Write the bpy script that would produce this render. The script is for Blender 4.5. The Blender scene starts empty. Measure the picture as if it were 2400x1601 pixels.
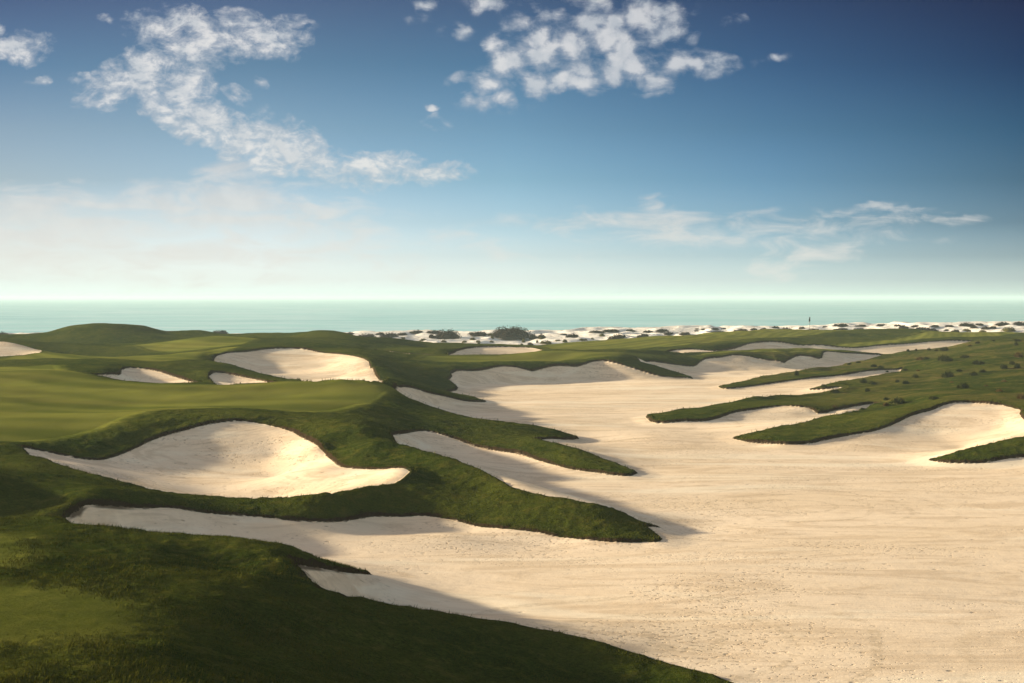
import bpy, math, random
import numpy as np

scene = bpy.context.scene
COL = scene.collection
R = math.radians

# ------------------------------------------------------------------ camera
F = 3333.33          # focal length in photo pixels (50 mm on a 36 mm, 2400 px wide frame)
U0, V0 = 1200.0, 697.0
CAMZ = 8.0           # camera height above the floor of the waste bunker
cam_d = bpy.data.cameras.new('camera')
cam = bpy.data.objects.new('camera', cam_d)
COL.objects.link(cam)
cam.location = (0, 0, CAMZ)
cam.rotation_euler = (R(90), 0, 0)
cam_d.lens = 50
cam_d.sensor_width = 36
cam_d.sensor_fit = 'HORIZONTAL'
cam_d.shift_y = -(800.5 - V0) / 2400.0
cam_d.clip_start = 0.1
cam_d.clip_end = 60000
scene.camera = cam

scene.view_settings.view_transform = 'Standard'
scene.view_settings.look = 'None'
scene.view_settings.exposure = 1.1
scene.view_settings.gamma = 1.0
scene.cycles.use_denoising = True
scene.cycles.volume_bounces = 1
scene.cycles.max_bounces = 6

# ------------------------------------------------------------------ sun and sky
SUN_EL, SUN_AZ = R(12.0), R(-73.0)      # azimuth measured from +Y, negative = to the left
sd_ = bpy.data.lights.new('sun', 'SUN')
sun = bpy.data.objects.new('sun', sd_)
COL.objects.link(sun)
sd_.energy = 5.0
sd_.angle = R(2.0)
sd_.color = (1.0, 0.87, 0.62)
sun.rotation_euler = (R(90) - SUN_EL, 0, math.pi - SUN_AZ)
# the lamp shines along its -Z: tilt it so that it comes from (sin az, cos az)
from mathutils import Vector
sdir = Vector((math.sin(SUN_AZ) * math.cos(SUN_EL), math.cos(SUN_AZ) * math.cos(SUN_EL), math.sin(SUN_EL)))
sun.rotation_euler = sdir.to_track_quat('Z', 'Y').to_euler()
sun.location = sdir * 300

world = bpy.data.worlds.new('World')
scene.world = world
world.use_nodes = True
WT = world.node_tree
for n in list(WT.nodes):
    WT.nodes.remove(n)


class NT:
    """short node-tree writer"""
    def __init__(s, tree):
        s.t = tree

    def n(s, typ, **kw):
        nd = s.t.nodes.new(typ)
        for k, v in kw.items():
            setattr(nd, k, v)
        return nd

    def put(s, sock, val):
        if isinstance(val, bpy.types.NodeSocket):
            s.t.links.new(val, sock)
        else:
            sock.default_value = val

    def math(s, op, a, b=0.0, c=0.0, clamp=False):
        nd = s.n('ShaderNodeMath', operation=op, use_clamp=clamp)
        s.put(nd.inputs[0], a)
        s.put(nd.inputs[1], b)
        s.put(nd.inputs[2], c)
        return nd.outputs[0]

    def vmath(s, op, a, b=(0, 0, 0)):
        nd = s.n('ShaderNodeVectorMath', operation=op)
        s.put(nd.inputs[0], a)
        s.put(nd.inputs[1], b)
        return nd.outputs['Value'] if op in ('LENGTH', 'DISTANCE', 'DOT_PRODUCT') else nd.outputs[0]

    def mix(s, fac, a, b, blend='MIX', clamp=False):
        nd = s.n('ShaderNodeMix', data_type='RGBA', blend_type=blend)
        nd.clamp_result = clamp
        s.put(nd.inputs[0], fac)
        s.put(nd.inputs[6], a if isinstance(a, bpy.types.NodeSocket) else tuple(a) + (1,) * (4 - len(a)))
        s.put(nd.inputs[7], b if isinstance(b, bpy.types.NodeSocket) else tuple(b) + (1,) * (4 - len(b)))
        return nd.outputs[2]

    def ss(s, x, lo, hi, o0=0.0, o1=1.0, smooth=True):
        nd = s.n('ShaderNodeMapRange', interpolation_type='SMOOTHSTEP' if smooth else 'LINEAR')
        s.put(nd.inputs[0], x)
        nd.inputs[1].default_value = lo
        nd.inputs[2].default_value = hi
        nd.inputs[3].default_value = o0
        nd.inputs[4].default_value = o1
        return nd.outputs[0]

    def noise(s, vec, scale, detail=4.0, rough=0.55, dist=0.0, dim='3D', lac=2.0):
        nd = s.n('ShaderNodeTexNoise', noise_dimensions=dim)
        if vec is not None:
            s.put(nd.inputs['Vector'], vec)
        nd.inputs['Scale'].default_value = scale
        nd.inputs['Detail'].default_value = detail
        nd.inputs['Roughness'].default_value = rough
        nd.inputs['Distortion'].default_value = dist
        nd.inputs['Lacunarity'].default_value = lac
        return nd.outputs[0]

    def mapping(s, vec, loc=(0, 0, 0), rot=(0, 0, 0), sc=(1, 1, 1), typ='POINT'):
        nd = s.n('ShaderNodeMapping', vector_type=typ)
        s.put(nd.inputs[0], vec)
        nd.inputs[1].default_value = loc
        nd.inputs[2].default_value = rot
        nd.inputs[3].default_value = sc
        return nd.outputs[0]

    def ramp(s, fac, stops, interp='LINEAR'):
        nd = s.n('ShaderNodeValToRGB')
        s.put(nd.inputs[0], fac)
        cr = nd.color_ramp
        cr.interpolation = interp
        while len(cr.elements) > 1:
            cr.elements.remove(cr.elements[-1])
        cr.elements[0].position = stops[0][0]
        cr.elements[0].color = tuple(stops[0][1]) + (1,)
        for p, c in stops[1:]:
            e = cr.elements.new(p)
            e.color = tuple(c) + (1,)
        return nd.outputs[0]


def build_sky():
    w = NT(WT)
    sky = w.n('ShaderNodeTexSky', sky_type='NISHITA')
    sky.sun_disc = False
    sky.sun_elevation = SUN_EL
    sky.sun_rotation = SUN_AZ
    sky.altitude = 0
    sky.air_density = 1.0
    sky.dust_density = 1.2
    sky.ozone_density = 2.0
    tc = w.n('ShaderNodeTexCoord').outputs['Generated']
    sep = w.n('ShaderNodeSeparateXYZ')
    w.put(sep.inputs[0], tc)
    dy = w.math('MAXIMUM', sep.outputs[1], 0.02)
    a = w.math('DIVIDE', sep.outputs[0], dy)      # bearing: 0 ahead, -0.36 left, 0.36 right
    b = w.math('DIVIDE', sep.outputs[2], dy)      # height over the horizon
    # colour grade of the clear sky: pale near the sea, deep blue higher and away from the sun
    el = w.math('DIVIDE', b, 0.25, clamp=True)
    g = w.ramp(el, SKY_COLS[0])
    for k in range(1, 5):
        g = w.mix(w.ss(a, -0.36 + 0.18 * (k - 1), -0.36 + 0.18 * k, smooth=False), g, w.ramp(el, SKY_COLS[k]))
    # the unseen sky overhead is graded brighter and warmer to set the fill light
    g = w.mix(w.ss(b, 0.3, 0.9), g, SKY_UP if isinstance(SKY_UP, tuple) else (SKY_UP,) * 3)
    g = w.mix(1.0, g, (SKY_GAIN,) * 3, 'MULTIPLY')
    base = w.mix(1.0, sky.outputs[0], g, 'MULTIPLY')
    # clouds, laid out by bearing and height
    comb = w.n('ShaderNodeCombineXYZ')
    w.put(comb.inputs[0], a)
    w.put(comb.inputs[1], b)
    p = comb.outputs[0]
    wob = w.n('ShaderNodeTexNoise', noise_dimensions='2D')
    w.put(wob.inputs['Vector'], p)
    wob.inputs['Scale'].default_value = 26
    wob.inputs['Detail'].default_value = 5
    pw = w.vmath('ADD', p, w.vmath('MULTIPLY', w.vmath('SUBTRACT', wob.outputs['Color'], (0.5, 0.5, 0.5)), (0.035, 0.022, 0)))

    frames = {}

    def blobs(items, soft, grow=1.0):
        """soft-edged ovals; those of like slant and slenderness share one turned frame"""
        acc = None
        for (u, v, ru, rv, ang, dens) in items:
            qa = round(ang / 22.0) * 22
            asp = 1.5 ** round(math.log(ru / rv) / math.log(1.5))
            ca, sa = math.cos(R(qa)), math.sin(R(qa))
            if (qa, asp) not in frames:
                q = w.vmath('MULTIPLY', w.mapping(pw, rot=(0, 0, -R(qa))), (1, asp, 1))
                frames[(qa, asp)] = q
            cx, cy = (u - U0) / F, (V0 - v) / F
            c = ((ca * cx + sa * cy), (-sa * cx + ca * cy) * asp, 0)
            r = math.sqrt(ru * rv * asp) * grow / F
            ln = w.vmath('DISTANCE', frames[(qa, asp)], c)
            t = w.math('MULTIPLY_ADD', ln, -dens / ((1.0 + soft) * r), dens)
            acc = t if acc is None else w.math('MAXIMUM', acc, t)
        acc = w.math('MAXIMUM', acc, 0.0)
        return w.math('MULTIPLY', acc, w.math('MULTIPLY_ADD', acc, -0.9, 1.9))
    cum = blobs(CLOUDS, 0.35, 1.06)
    n1 = w.noise(w.mapping(p, rot=(0, 0, R(-12)), sc=(1, 1.5, 1)), 40, 8, 0.66, 0.5, '2D')
    n2 = w.noise(w.mapping(p, sc=(1, 1.7, 1)), 120, 4, 0.6, 0.2, '2D')
    nn = w.math('ADD', w.math('MULTIPLY', n1, 0.62), w.math('MULTIPLY', n2, 0.38))
    dens = w.math('ADD', cum, w.math('MULTIPLY', w.math('SUBTRACT', nn, 0.485), 2.9))
    dens = w.ss(w.math('MULTIPLY', dens, w.ss(cum, 0.0, 0.3)), 0.08, 1.25)
    # broken puffs (right group)
    puf = blobs(PUFFS, 0.35, 1.05)
    vor = w.n('ShaderNodeTexVoronoi', feature='SMOOTH_F1', voronoi_dimensions='2D')
    pv = w.vmath('ADD', w.mapping(p, rot=(0, 0, R(-20)), sc=(1, 1.25, 1)), w.vmath('MULTIPLY', wob.outputs['Color'], (0.034, 0.03, 0)))
    w.put(vor.inputs['Vector'], pv)
    vor.inputs['Scale'].default_value = 50
    vor.inputs['Smoothness'].default_value = 0.35
    cell = w.ss(vor.outputs['Distance'], 0.75, 0.05)
    pd = w.math('ADD', w.math('MULTIPLY', puf, 1.0), w.math('MULTIPLY', w.math('SUBTRACT', cell, 0.50), 1.0))
    pd = w.math('ADD', pd, w.math('MULTIPLY', w.math('SUBTRACT', nn, 0.49), 2.3))
    pd = w.ss(w.math('MULTIPLY', pd, w.ss(puf, 0.0, 0.35)), 0.0, 1.35)
    # thin veils low over the sea
    veil = blobs(VEILS, 0.6, 1.3)
    n3 = w.noise(w.mapping(p, sc=(1, 3.6, 1)), 22, 6, 0.62, 0.4, '2D')
    vd = w.ss(w.math('ADD', w.math('MULTIPLY', veil, 0.8), w.math('MULTIPLY', w.math('SUBTRACT', n3, 0.5), 1.9)), 0.12, 1.05)
    vd = w.math('MULTIPLY', vd, w.ss(veil, 0.0, 0.3))
    shade = w.noise(w.vmath('ADD', p, (0.004, -0.006, 0)), 60, 4, 0.5, 0.0, '2D')
    ccol = w.mix(w.ss(shade, 0.35, 0.65), CLOUD_DARK, CLOUD_LIGHT)
    ccol = w.mix(w.ss(w.math('MAXIMUM', dens, pd), 0.5, 1.0), w.mix(1.0, ccol, (0.86, 0.88, 0.92), 'MULTIPLY'), w.mix(1.0, ccol, (1.12, 1.1, 1.08), 'MULTIPLY'))
    ccol = w.mix(w.ss(a, -0.1, 0.3), ccol, w.mix(1.0, ccol, (0.62, 0.68, 0.76), 'MULTIPLY'))
    ccol = w.mix(w.ss(b, 0.15, 0.0), ccol, VEIL_COL)
    dd = w.math('MAXIMUM', w.math('MULTIPLY', dens, 0.88), w.math('MULTIPLY', pd, 0.86))
    dd = w.math('MAXIMUM', dd, w.math('MULTIPLY', vd, 0.8))
    # only in front; the same kind of sky goes on elsewhere without clouds
    dd = w.math('MULTIPLY', dd, w.ss(sep.outputs[1], 0.25, 0.5))
    bg1 = w.n('ShaderNodeBackground')
    w.put(bg1.inputs[0], base)
    bg1.inputs[1].default_value = SKY_STRENGTH
    bg2 = w.n('ShaderNodeBackground')
    w.put(bg2.inputs[0], ccol)
    bg2.inputs[1].default_value = 1.0
    mx = w.n('ShaderNodeMixShader')
    w.put(mx.inputs[0], dd)
    w.put(mx.inputs[1], bg1.outputs[0])
    w.put(mx.inputs[2], bg2.outputs[0])
    out = w.n('ShaderNodeOutputWorld')
    w.put(out.inputs[0], mx.outputs[0])


SKY_STRENGTH = 0.10
HAZE_DENSITY = 0.00034
SKY_GAIN = 1.0
SKY_L = [(0, (1, 1, 1)), (1, (1, 1, 1))]
SKY_M = SKY_L
SKY_R = SKY_L
CLOUD_LIGHT = (0.345, 0.345, 0.345)
CLOUD_DARK = (0.27, 0.285, 0.30)
VEIL_COL = (0.375, 0.372, 0.345)
# (u, v, half width, half height, angle, density) in photo pixels of bearing and height
CLOUDS = [
    (370, 70, 75, 42, -25, .8), (450, 60, 70, 40, -20, .8), (440, 120, 100, 45, 0, .9), (600, 80, 120, 45, -5, .8), (640, 110, 80, 30, 5, .7),
    (570, 120, 45, 30, 30, .7), (700, 90, 35, 22, -20, .55), (440, 160, 40, 60, 10, .8),
    (340, 160, 80, 50, 20, .9), (250, 200, 60, 50, 45, .85), (310, 180, 80, 40, 0, .8), (230, 235, 50, 25, 30, .6),
    (350, 210, 50, 28, 0, .9), (430, 210, 60, 45, 0, .85), (400, 260, 80, 36, -12, 1.), (480, 290, 110, 42, -20, .95),
    (560, 320, 100, 50, -25, 1.), (640, 330, 90, 60, -30, .95), (640, 385, 70, 30, 0, .8), (760, 385, 110, 36, -18, .75),
    (860, 395, 110, 38, -5, .85), (960, 400, 110, 26, -4, .65), (560, 380, 40, 18, -10, .55),
    (40, 105, 60, 32, 0, .9), (70, 130, 40, 20, 0, .85), (105, 100, 35, 20, -30, .6), (5, 70, 18, 18, 0, .7), (120, 180, 28, 12, 0, .55), (80, 187, 28, 10, 0, .3),
    (190, 180, 16, 22, 60, .5), (548, 215, 30, 22, 0, .6), (615, 200, 22, 14, 0, .4), (265, 40, 28, 14, 0, .4),
]
PUFFS = [
    (1240, 150, 150, 80, 20, .9), (1300, 110, 140, 80, 20, .8), (1440, 90, 120, 90, 10, .85), (1520, 50, 90, 70, 0, .8), (1480, 150, 150, 60, 5, .9),
    (1380, 180, 120, 42, 10, .9), (1600, 150, 110, 32, 2, .7), (1690, 145, 70, 22, 0, .5), (1120, 170, 60, 42, 20, .7), (1280, 130, 70, 60, 0, .8),
    (1600, 60, 50, 60, 0, .55), (1710, 42, 30, 22, 0, .5), (1015, 20, 40, 26, 0, .4), (1180, 15, 90, 25, 0, .45), (975, 50, 30, 20, 0, .3),
    (1018, 253, 24, 12, 0, .55), (1030, 290, 32, 22, 0, .5), (1010, 305, 30, 10, -25, .4), (1080, 75, 50, 20, -10, .3), (1820, 140, 40, 14, 0, .3), (1095, 220, 30, 12, 0, .4),
]
VEILS = [
    (560, 450, 90, 40, 10, 1.), (520, 490, 180, 50, 0, 1.), (700, 490, 120, 16, 0, .9), (100, 520, 200, 50, -5, .95), (60, 560, 260, 50, 0, .8), (680, 540, 150, 30, -8, .8),
    (500, 580, 420, 60, 0, .6), (350, 610, 500, 50, 0, .5), (560, 430, 70, 30, 0, .9), (130, 560, 300, 55, 0, .8),
    (1500, 530, 220, 26, -3, .72), (1600, 560, 180, 24, 0, .66), (1420, 515, 120, 18, 0, .6), (1900, 540, 190, 30, 4, .62), (1990, 560, 120, 34, 20, .55), (1860, 610, 120, 30, 12, .52),
    (2060, 490, 110, 8, 0, .7), (2230, 520, 50, 10, -8, .5), (1520, 462, 40, 8, 0, .5), (1550, 490, 60, 10, -15, .5), (1300, 600, 200, 10, 0, .4),
    (185, 424, 26, 6, 0, .5), (460, 403, 20, 6, 0, .4),
]
#SKYFIT#
SKY_GAIN = 4.4101
SKY_COLS = [
    [(0.008, (0.2708, 0.4012, 0.7002)), (0.050, (0.2194, 0.3038, 0.5210)), (0.116, (0.1837, 0.2205, 0.3503)), (0.212, (0.1509, 0.1669, 0.2407)), (0.332, (0.0992, 0.1115, 0.1492)), (0.476, (0.0794, 0.0915, 0.1192)), (0.656, (0.0447, 0.0620, 0.0879)), (0.836, (0.0326, 0.0384, 0.0599))],
    [(0.008, (0.3775, 0.5275, 0.8714)), (0.050, (0.2987, 0.3886, 0.6380)), (0.116, (0.2394, 0.2858, 0.4529)), (0.212, (0.1840, 0.2069, 0.3011)), (0.332, (0.1183, 0.1422, 0.1970)), (0.476, (0.0905, 0.1110, 0.1426)), (0.656, (0.0562, 0.0755, 0.0989)), (0.836, (0.0455, 0.0510, 0.0725))],
    [(0.008, (0.4693, 0.6435, 1.0000)), (0.050, (0.3416, 0.4412, 0.7047)), (0.116, (0.2291, 0.2895, 0.4591)), (0.212, (0.1490, 0.1976, 0.3029)), (0.332, (0.1001, 0.1428, 0.2043)), (0.476, (0.0739, 0.1061, 0.1466)), (0.656, (0.0466, 0.0715, 0.1003)), (0.836, (0.0397, 0.0481, 0.0700))],
    [(0.008, (0.4652, 0.6400, 0.9479)), (0.050, (0.3137, 0.4208, 0.6741)), (0.116, (0.1838, 0.2545, 0.4219)), (0.212, (0.0994, 0.1503, 0.2507)), (0.332, (0.0638, 0.1052, 0.1732)), (0.476, (0.0432, 0.0727, 0.1138)), (0.656, (0.0280, 0.0470, 0.0781)), (0.836, (0.0233, 0.0308, 0.0531))],
    [(0.008, (0.4307, 0.5849, 0.8404)), (0.050, (0.2686, 0.3602, 0.5664)), (0.116, (0.1358, 0.1874, 0.3115)), (0.212, (0.0601, 0.0917, 0.1584)), (0.332, (0.0317, 0.0559, 0.0952)), (0.476, (0.0183, 0.0396, 0.0694)), (0.656, (0.0114, 0.0211, 0.0429)), (0.836, (0.0122, 0.0136, 0.0281))],
]
SKY_UP = (0.339, 0.237, 0.170)
build_sky()
# ------------------------------------------------------------------ terrain survey
# Every line is surveyed as (bearing u, dip v, distance Y): the point stands at
# x = (u-U0)/F*Y, y = Y, height = CAMZ - (v-V0)/F*Y.  Y may be left out and is then spread evenly.

def survey(pts, closed=False):
    """fill in missing distances by arc length"""
    P = [list(p) for p in pts]
    n = len(P)
    known = [i for i in range(n) if len(P[i]) > 2]
    cum = [0.0]
    for i in range(1, n):
        cum.append(cum[-1] + math.hypot(P[i][0] - P[i - 1][0], P[i][1] - P[i - 1][1]))
    for i in range(n):
        if len(P[i]) > 2:
            continue
        lo = max([k for k in known if k < i], default=None)
        hi = min([k for k in known if k > i], default=None)
        if lo is None:
            P[i].append(P[hi][2])
        elif hi is None:
            P[i].append(P[lo][2])
        else:
            t = (cum[i] - cum[lo]) / max(1e-6, cum[hi] - cum[lo])
            P[i].append(P[lo][2] * (1 - t) + P[hi][2] * t)
    return np.array(P, dtype=float)


def densify(P, step=14.0):
    """Catmull-Rom through the points, corners kept"""
    out = []
    n = len(P)
    for i in range(n - 1):
        p1, p2 = P[i], P[i + 1]
        p0 = P[i - 1] if i > 0 else p1
        p3 = P[i + 2] if i + 2 < n else p2

        def tang(a, b, c):
            d1, d2 = b - a, c - b
            l1, l2 = np.hypot(d1[0], d1[1]), np.hypot(d2[0], d2[1])
            if l1 < 1e-6 or l2 < 1e-6:
                return np.zeros(3)
            cs = (d1[0] * d2[0] + d1[1] * d2[1]) / (l1 * l2)
            if cs < 0.2:
                return np.zeros(3)       # a corner
            return (d1 / l1 + d2 / l2) / 2
        L = np.hypot(*(p2 - p1)[:2])
        t1, t2 = tang(p0, p1, p2) * L, tang(p1, p2, p3) * L
        k = max(1, int(L / step))
        for j in range(k):
            t = j / k
            h00, h10, h01, h11 = 2*t**3-3*t**2+1, t**3-2*t**2+t, -2*t**3+3*t**2, t**3-t**2
            if not t1.any() and not t2.any():
                q = p1 * (1 - t) + p2 * t
            else:
                q = h00*p1 + h10*t1 + h01*p2 + h11*t2
            out.append(q)
    out.append(P[-1])
    return np.array(out)


SAND = {}
SAND['waste'] = [
    # far bunker wall
    (1024.6, 917, 118), (1069, 915, 121), (1073, 909, 124), (1058.6, 897, 127), (1051, 890, 129), (1058.6, 883, 130.5), (1057, 876, 132),
    (1069, 870, 133), (1099, 870), (1120, 870, 135), (1144, 865), (1174, 859.5, 137), (1201.5, 860), (1229, 865.6), (1249, 867.7, 137), (1266, 865.6),
    (1290, 859.5, 139), (1324, 858), (1351, 859, 140), (1371.6, 854), (1388.6, 848, 142), (1412, 846.6, 142.5), (1433, 848.6, 142), (1467, 858, 141), (1508, 871, 140),
    (1548.5, 882.6, 139), (1576, 885), (1625, 888, 139.5),
    (1600, 878, 143), (1548.5, 863, 146), (1514.5, 852.7, 148), (1491, 846.6, 150),
    (1514.5, 847, 151), (1562, 852.7, 154), (1600, 857.8, 156), (1630.6, 857.8, 157.5), (1637.4, 851, 159), (1651, 842.5, 160), (1688, 839, 161.5), (1719, 833.3, 163),
    (1746, 834), (1780, 841.8, 163), (1811, 846.6), (1838, 847.6, 162.5), (1855, 840.8, 165), (1872, 834, 167), (1899, 837.4), (1926, 838.4, 168), (1930, 827, 171), (1974, 828, 174),
    (2042, 831.6, 179), (2080, 834, 182),
    # foot of the scrub hill and the three inlets
    (2062, 837, 176), (2022, 847.6, 170), (1981, 854.4, 164), (1967.5, 860, 160), (1940, 863.6, 154), (1896, 866, 149), (1852, 875, 143), (1804, 882.6, 138), (1743, 895, 131), (1702, 903.7, 127.5), (1683, 908, 126),
    (1695, 911.6, 124), (1736, 909, 125), (1790.5, 902, 127), (1838, 895, 128.5), (1906, 886.7, 131), (1974, 880, 134), (2042, 869.7, 139), (2115.5, 867, 144),
    (2110, 872, 141), (2076, 878, 137), (2029, 888.4, 131), (1960.7, 898.6, 125.5), (1926.6, 907, 123), (1894, 915, 121),
    (1940, 912, 120), (1967.5, 908, 120.5), (1986, 911, 119), (1957, 917, 117), (1889, 928, 115),
    (1858.6, 930, 112.5), (1811, 930, 110.5), (1763, 936, 108), (1702, 948, 104), (1651, 956.5, 101), (1600, 961.6, 99.3), (1548.5, 972, 96.5), (1513, 977.6, 95),
    (1525, 989, 91), (1548.5, 992, 90), (1600, 988.5, 90.3), (1651, 988, 90.7), (1685, 980, 92), (1719, 968, 94), (1763, 961.6, 95.5), (1811, 955, 96.8), (1845, 952.4, 97), (1872, 954), (1896, 957, 96), (1908, 963), (1916, 970, 94.5),
    (1957, 962.6, 97), (2008, 952, 100), (2056, 949.7, 101), (2059, 955, 99.5), (2008, 966.7, 96), (1940, 980, 90.8), (1872, 995.6, 86), (1804, 1007.5, 83), (1753, 1019.5, 81), (1715.7, 1028.6, 80),
    (1743, 1035, 78.7), (1790.5, 1040), (1838, 1041.6, 76.8), (1892.6, 1041, 77), (1940, 1031), (1991, 1021, 79.3), (2056, 1009, 80.7), (2090, 997), (2131, 977, 84), (2185, 961.6, 86.5), (2212.5, 949.7, 88), (2246.5, 944.6, 89),
    (2280.5, 946, 89), (2314.5, 947), (2348.5, 951, 87.5), (2376, 957, 86), (2393, 963, 84.5), (2389, 970, 83.5), (2400, 984, 81), (2450, 1000, 77), (2520, 1008, 74), (2470, 1016, 72.5),
    (2400, 1026, 71.3), (2348.5, 1035, 71), (2280.5, 1052, 70), (2229.5, 1065, 69.5), (2175, 1080.7, 69.3), (2205.7, 1084, 68.3), (2267, 1086, 67.7), (2314.5, 1084, 67.7), (2348.5, 1077, 68), (2400, 1072, 68.3), (2600, 1062, 67), (2900, 1080, 60),
    (3000, 1400, 37), (3000, 2300, 16.5),
    (2350, 1830, 23.5), (1900, 1665, 27.6), (1715, 1600, 29.3), (1661, 1580, 29.9), (1625, 1570), (1566, 1554), (1506, 1537, 31.3), (1441, 1514.5), (1369, 1495, 32.3), (1268, 1476), (1179, 1458, 32.8), (1089, 1446), (1000, 1433, 33), (936, 1425, 32.7), (851, 1410.5, 32.5),
    (800, 1399, 32.2), (766, 1383, 32.1), (736, 1368), (719, 1349, 32.6), (702, 1330, 33.2), (685, 1321, 34),
    (723, 1327.6, 35), (787, 1338, 36.8), (872, 1347.6, 39.6), (829, 1338, 40), (766, 1323, 39.6), (702, 1306, 38.8), (638, 1291, 38.2), (574, 1278.7, 37.7), (510, 1270, 37.2), (425, 1259.5, 36.8), (340, 1250, 36.6), (255, 1241.7), (200, 1237, 36.8), (172, 1234, 37.4),
    # far lip of the near bunker
    (139, 1229.5, 42.6), (153, 1215, 43.2), (177, 1198, 44), (197, 1184.8, 44.8), (238, 1184, 45.2), (289, 1188, 45.8), (340, 1191), (401.5, 1190, 47), (442, 1196.7), (493, 1203.5, 47.6), (595.5, 1210, 48), (697.5, 1220.5, 48),
    (800, 1221.5, 48.6), (868, 1211, 50), (936, 1212), (1004, 1209.6, 50.4), (1038, 1214.7), (1079, 1223, 49.7), (1106, 1231.7), (1140, 1237, 48.9), (1208, 1242), (1276, 1252, 47.8), (1310, 1259), (1378.5, 1265.8, 46.9), (1446.5, 1271, 46.5), (1514.5, 1271), (1545, 1269, 46.6),
    (1552, 1264, 47), (1542, 1254, 47.6), (1514.5, 1233.8, 48.7), (1550, 1236.5, 49.3), (1514, 1228, 49.6), (1480.5, 1213, 49.8), (1429.5, 1192.6, 50), (1361.5, 1177, 50.5), (1276, 1162, 51.3), (1198, 1142, 52.8),
    (1167.5, 1123, 54.3), (1133.5, 1106, 55.6), (1099.5, 1092, 57), (1065.4, 1078.6, 58.1), (1011, 1063, 60.3), (963, 1053, 62), (934.4, 1043.6, 63.6), (926, 1032.7, 65.5), (912.3, 1018.4, 68.5),
    (953, 1015.7, 73.5), (980, 1010.6, 75), (1004, 1012, 75.5), (1038, 1019.8), (1072, 1031, 74.3), (1116.4, 1047), (1157, 1055.8, 72), (1222, 1066, 70.5), (1276.4, 1083.7, 68.5), (1344.4, 1100.8, 66), (1395.5, 1108), (1446.5, 1115, 64), (1480.5, 1115, 64), (1494, 1109, 65),
    (1474, 1100.8, 66.2), (1412.5, 1077, 68.5), (1344.4, 1053, 70.8), (1256, 1032, 74.5), (1293.4, 1029.3, 77), (1331, 1031, 79), (1358, 1028.6, 80.2),
    (1327, 1020.8, 81), (1276.4, 1007, 82.3), (1208, 995, 83), (1140, 988, 83.5), (1072, 975, 84.5), (1004, 956, 87), (953, 935.7, 91), (926, 924, 93.5), (922.5, 918.7, 95),
    (936, 908.5, 98), (963, 909.5, 100), (1004, 921, 101), (1052, 932, 103), (1096, 941.5, 105), (1140, 942.5, 107.5), (1106, 932.3, 110), (1058.6, 923.8, 114),
]
SAND['big'] = [
    (48, 1049, 60.3), (85, 1055, 60.8), (136, 1065.7, 61.2), (190.5, 1076, 61.4), (238, 1077.6, 62), (272, 1069, 63), (306, 1055.5, 64), (340, 1040, 65.3), (384.5, 1022, 66.5), (425, 1011, 67.3), (493, 994, 68.5), (537.6, 988, 69), (571.6, 987.4, 69.2),
    (605.6, 992.5, 69), (646.5, 1001, 68.3), (680.5, 1011, 67.3), (714.5, 1028, 65.8), (748.6, 1047, 64), (765.6, 1067.4, 62.5), (782.6, 1082.7, 61), (800, 1094.6, 60), (820, 1098, 59), (851, 1100.7, 58), (902, 1100.7, 57), (936, 1098, 56.4), (956.5, 1102, 55.6), (960.6, 1109, 54.8),
    (946, 1121, 54), (926, 1134.8, 53.4), (868, 1143, 52.4), (800, 1155, 51.3), (731.5, 1164, 50.3), (646.5, 1170.5, 51), (578.4, 1171, 51), (493.4, 1166, 51.3), (408, 1157, 51.5), (340, 1145.6, 52), (272, 1130, 52.8), (204, 1111.6, 54), (153, 1096, 55.7), (102, 1077.6, 57.5), (68, 1067.4, 58.6), (64.6, 1060.6, 59.4),
]
SAND['pair_left'] = [
    (216, 879, 102.5), (255, 878, 106), (282.4, 877, 108), (284, 868, 111), (296, 863, 113), (323, 864.6, 113.5), (357, 868, 113), (391, 877, 111), (425, 888.4, 109), (473, 902, 105), (408, 903.7, 98), (340, 902, 97.5), (289, 897, 98.3), (245, 888.4, 99.8),
]
SAND['pair_right'] = [
    (490, 882.6, 109), (500, 873.8, 111.5), (520.6, 874.8, 112), (561, 883, 110.5), (605.6, 891.8, 108), (641, 898.6, 105), (641, 901, 98), (578, 902, 97.5), (502, 902, 98), (498.5, 893.5, 105),
]
SAND['far_bowl'] = [
    (491.7, 850, 124), (503.6, 837.4, 130), (527, 829, 134), (578, 825.5, 137), (629.5, 819, 140), (680.5, 817.7, 141), (721, 820, 140.5), (748.6, 827, 139), (800, 831.6, 136), (820, 834), (844, 839, 132), (864.6, 849, 128), (873, 863, 122.5), (881.7, 883, 117), (892, 893.5, 113.5), (909, 897, 110),
    (898, 898.5, 97.5), (800, 897, 97.5), (710, 899, 98.5), (701, 898, 110), (646.5, 886.7, 115), (595.5, 873, 118), (544.4, 858, 120), (510, 852.7, 121.5),
]
SAND['edge'] = [
    (-160, 800, 150), (0, 809, 148.5), (27, 812.5, 148.5), (68, 817, 147.5), (102, 824, 143.5), (78, 832, 138.5), (41, 837, 135), (0, 840, 132.5), (-160, 843, 130),
]
SAND['sliver'] = [
    (880, 822, 160), (912, 825.5, 158), (953, 830.6, 155.5), (1004, 834, 153), (1018, 836.7, 149), (953, 836.4, 146.5), (912, 830.6, 150),
]
SAND['flat'] = [
    (1052, 832, 156), (1069, 823.8, 161), (1099.5, 817, 165), (1140, 814, 168), (1208, 814.6, 170), (1252.5, 817, 169), (1286.6, 826, 160), (1225, 830.6, 150), (1140, 835, 148), (1089, 835.7, 147), (1052, 836, 147),
]
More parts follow.
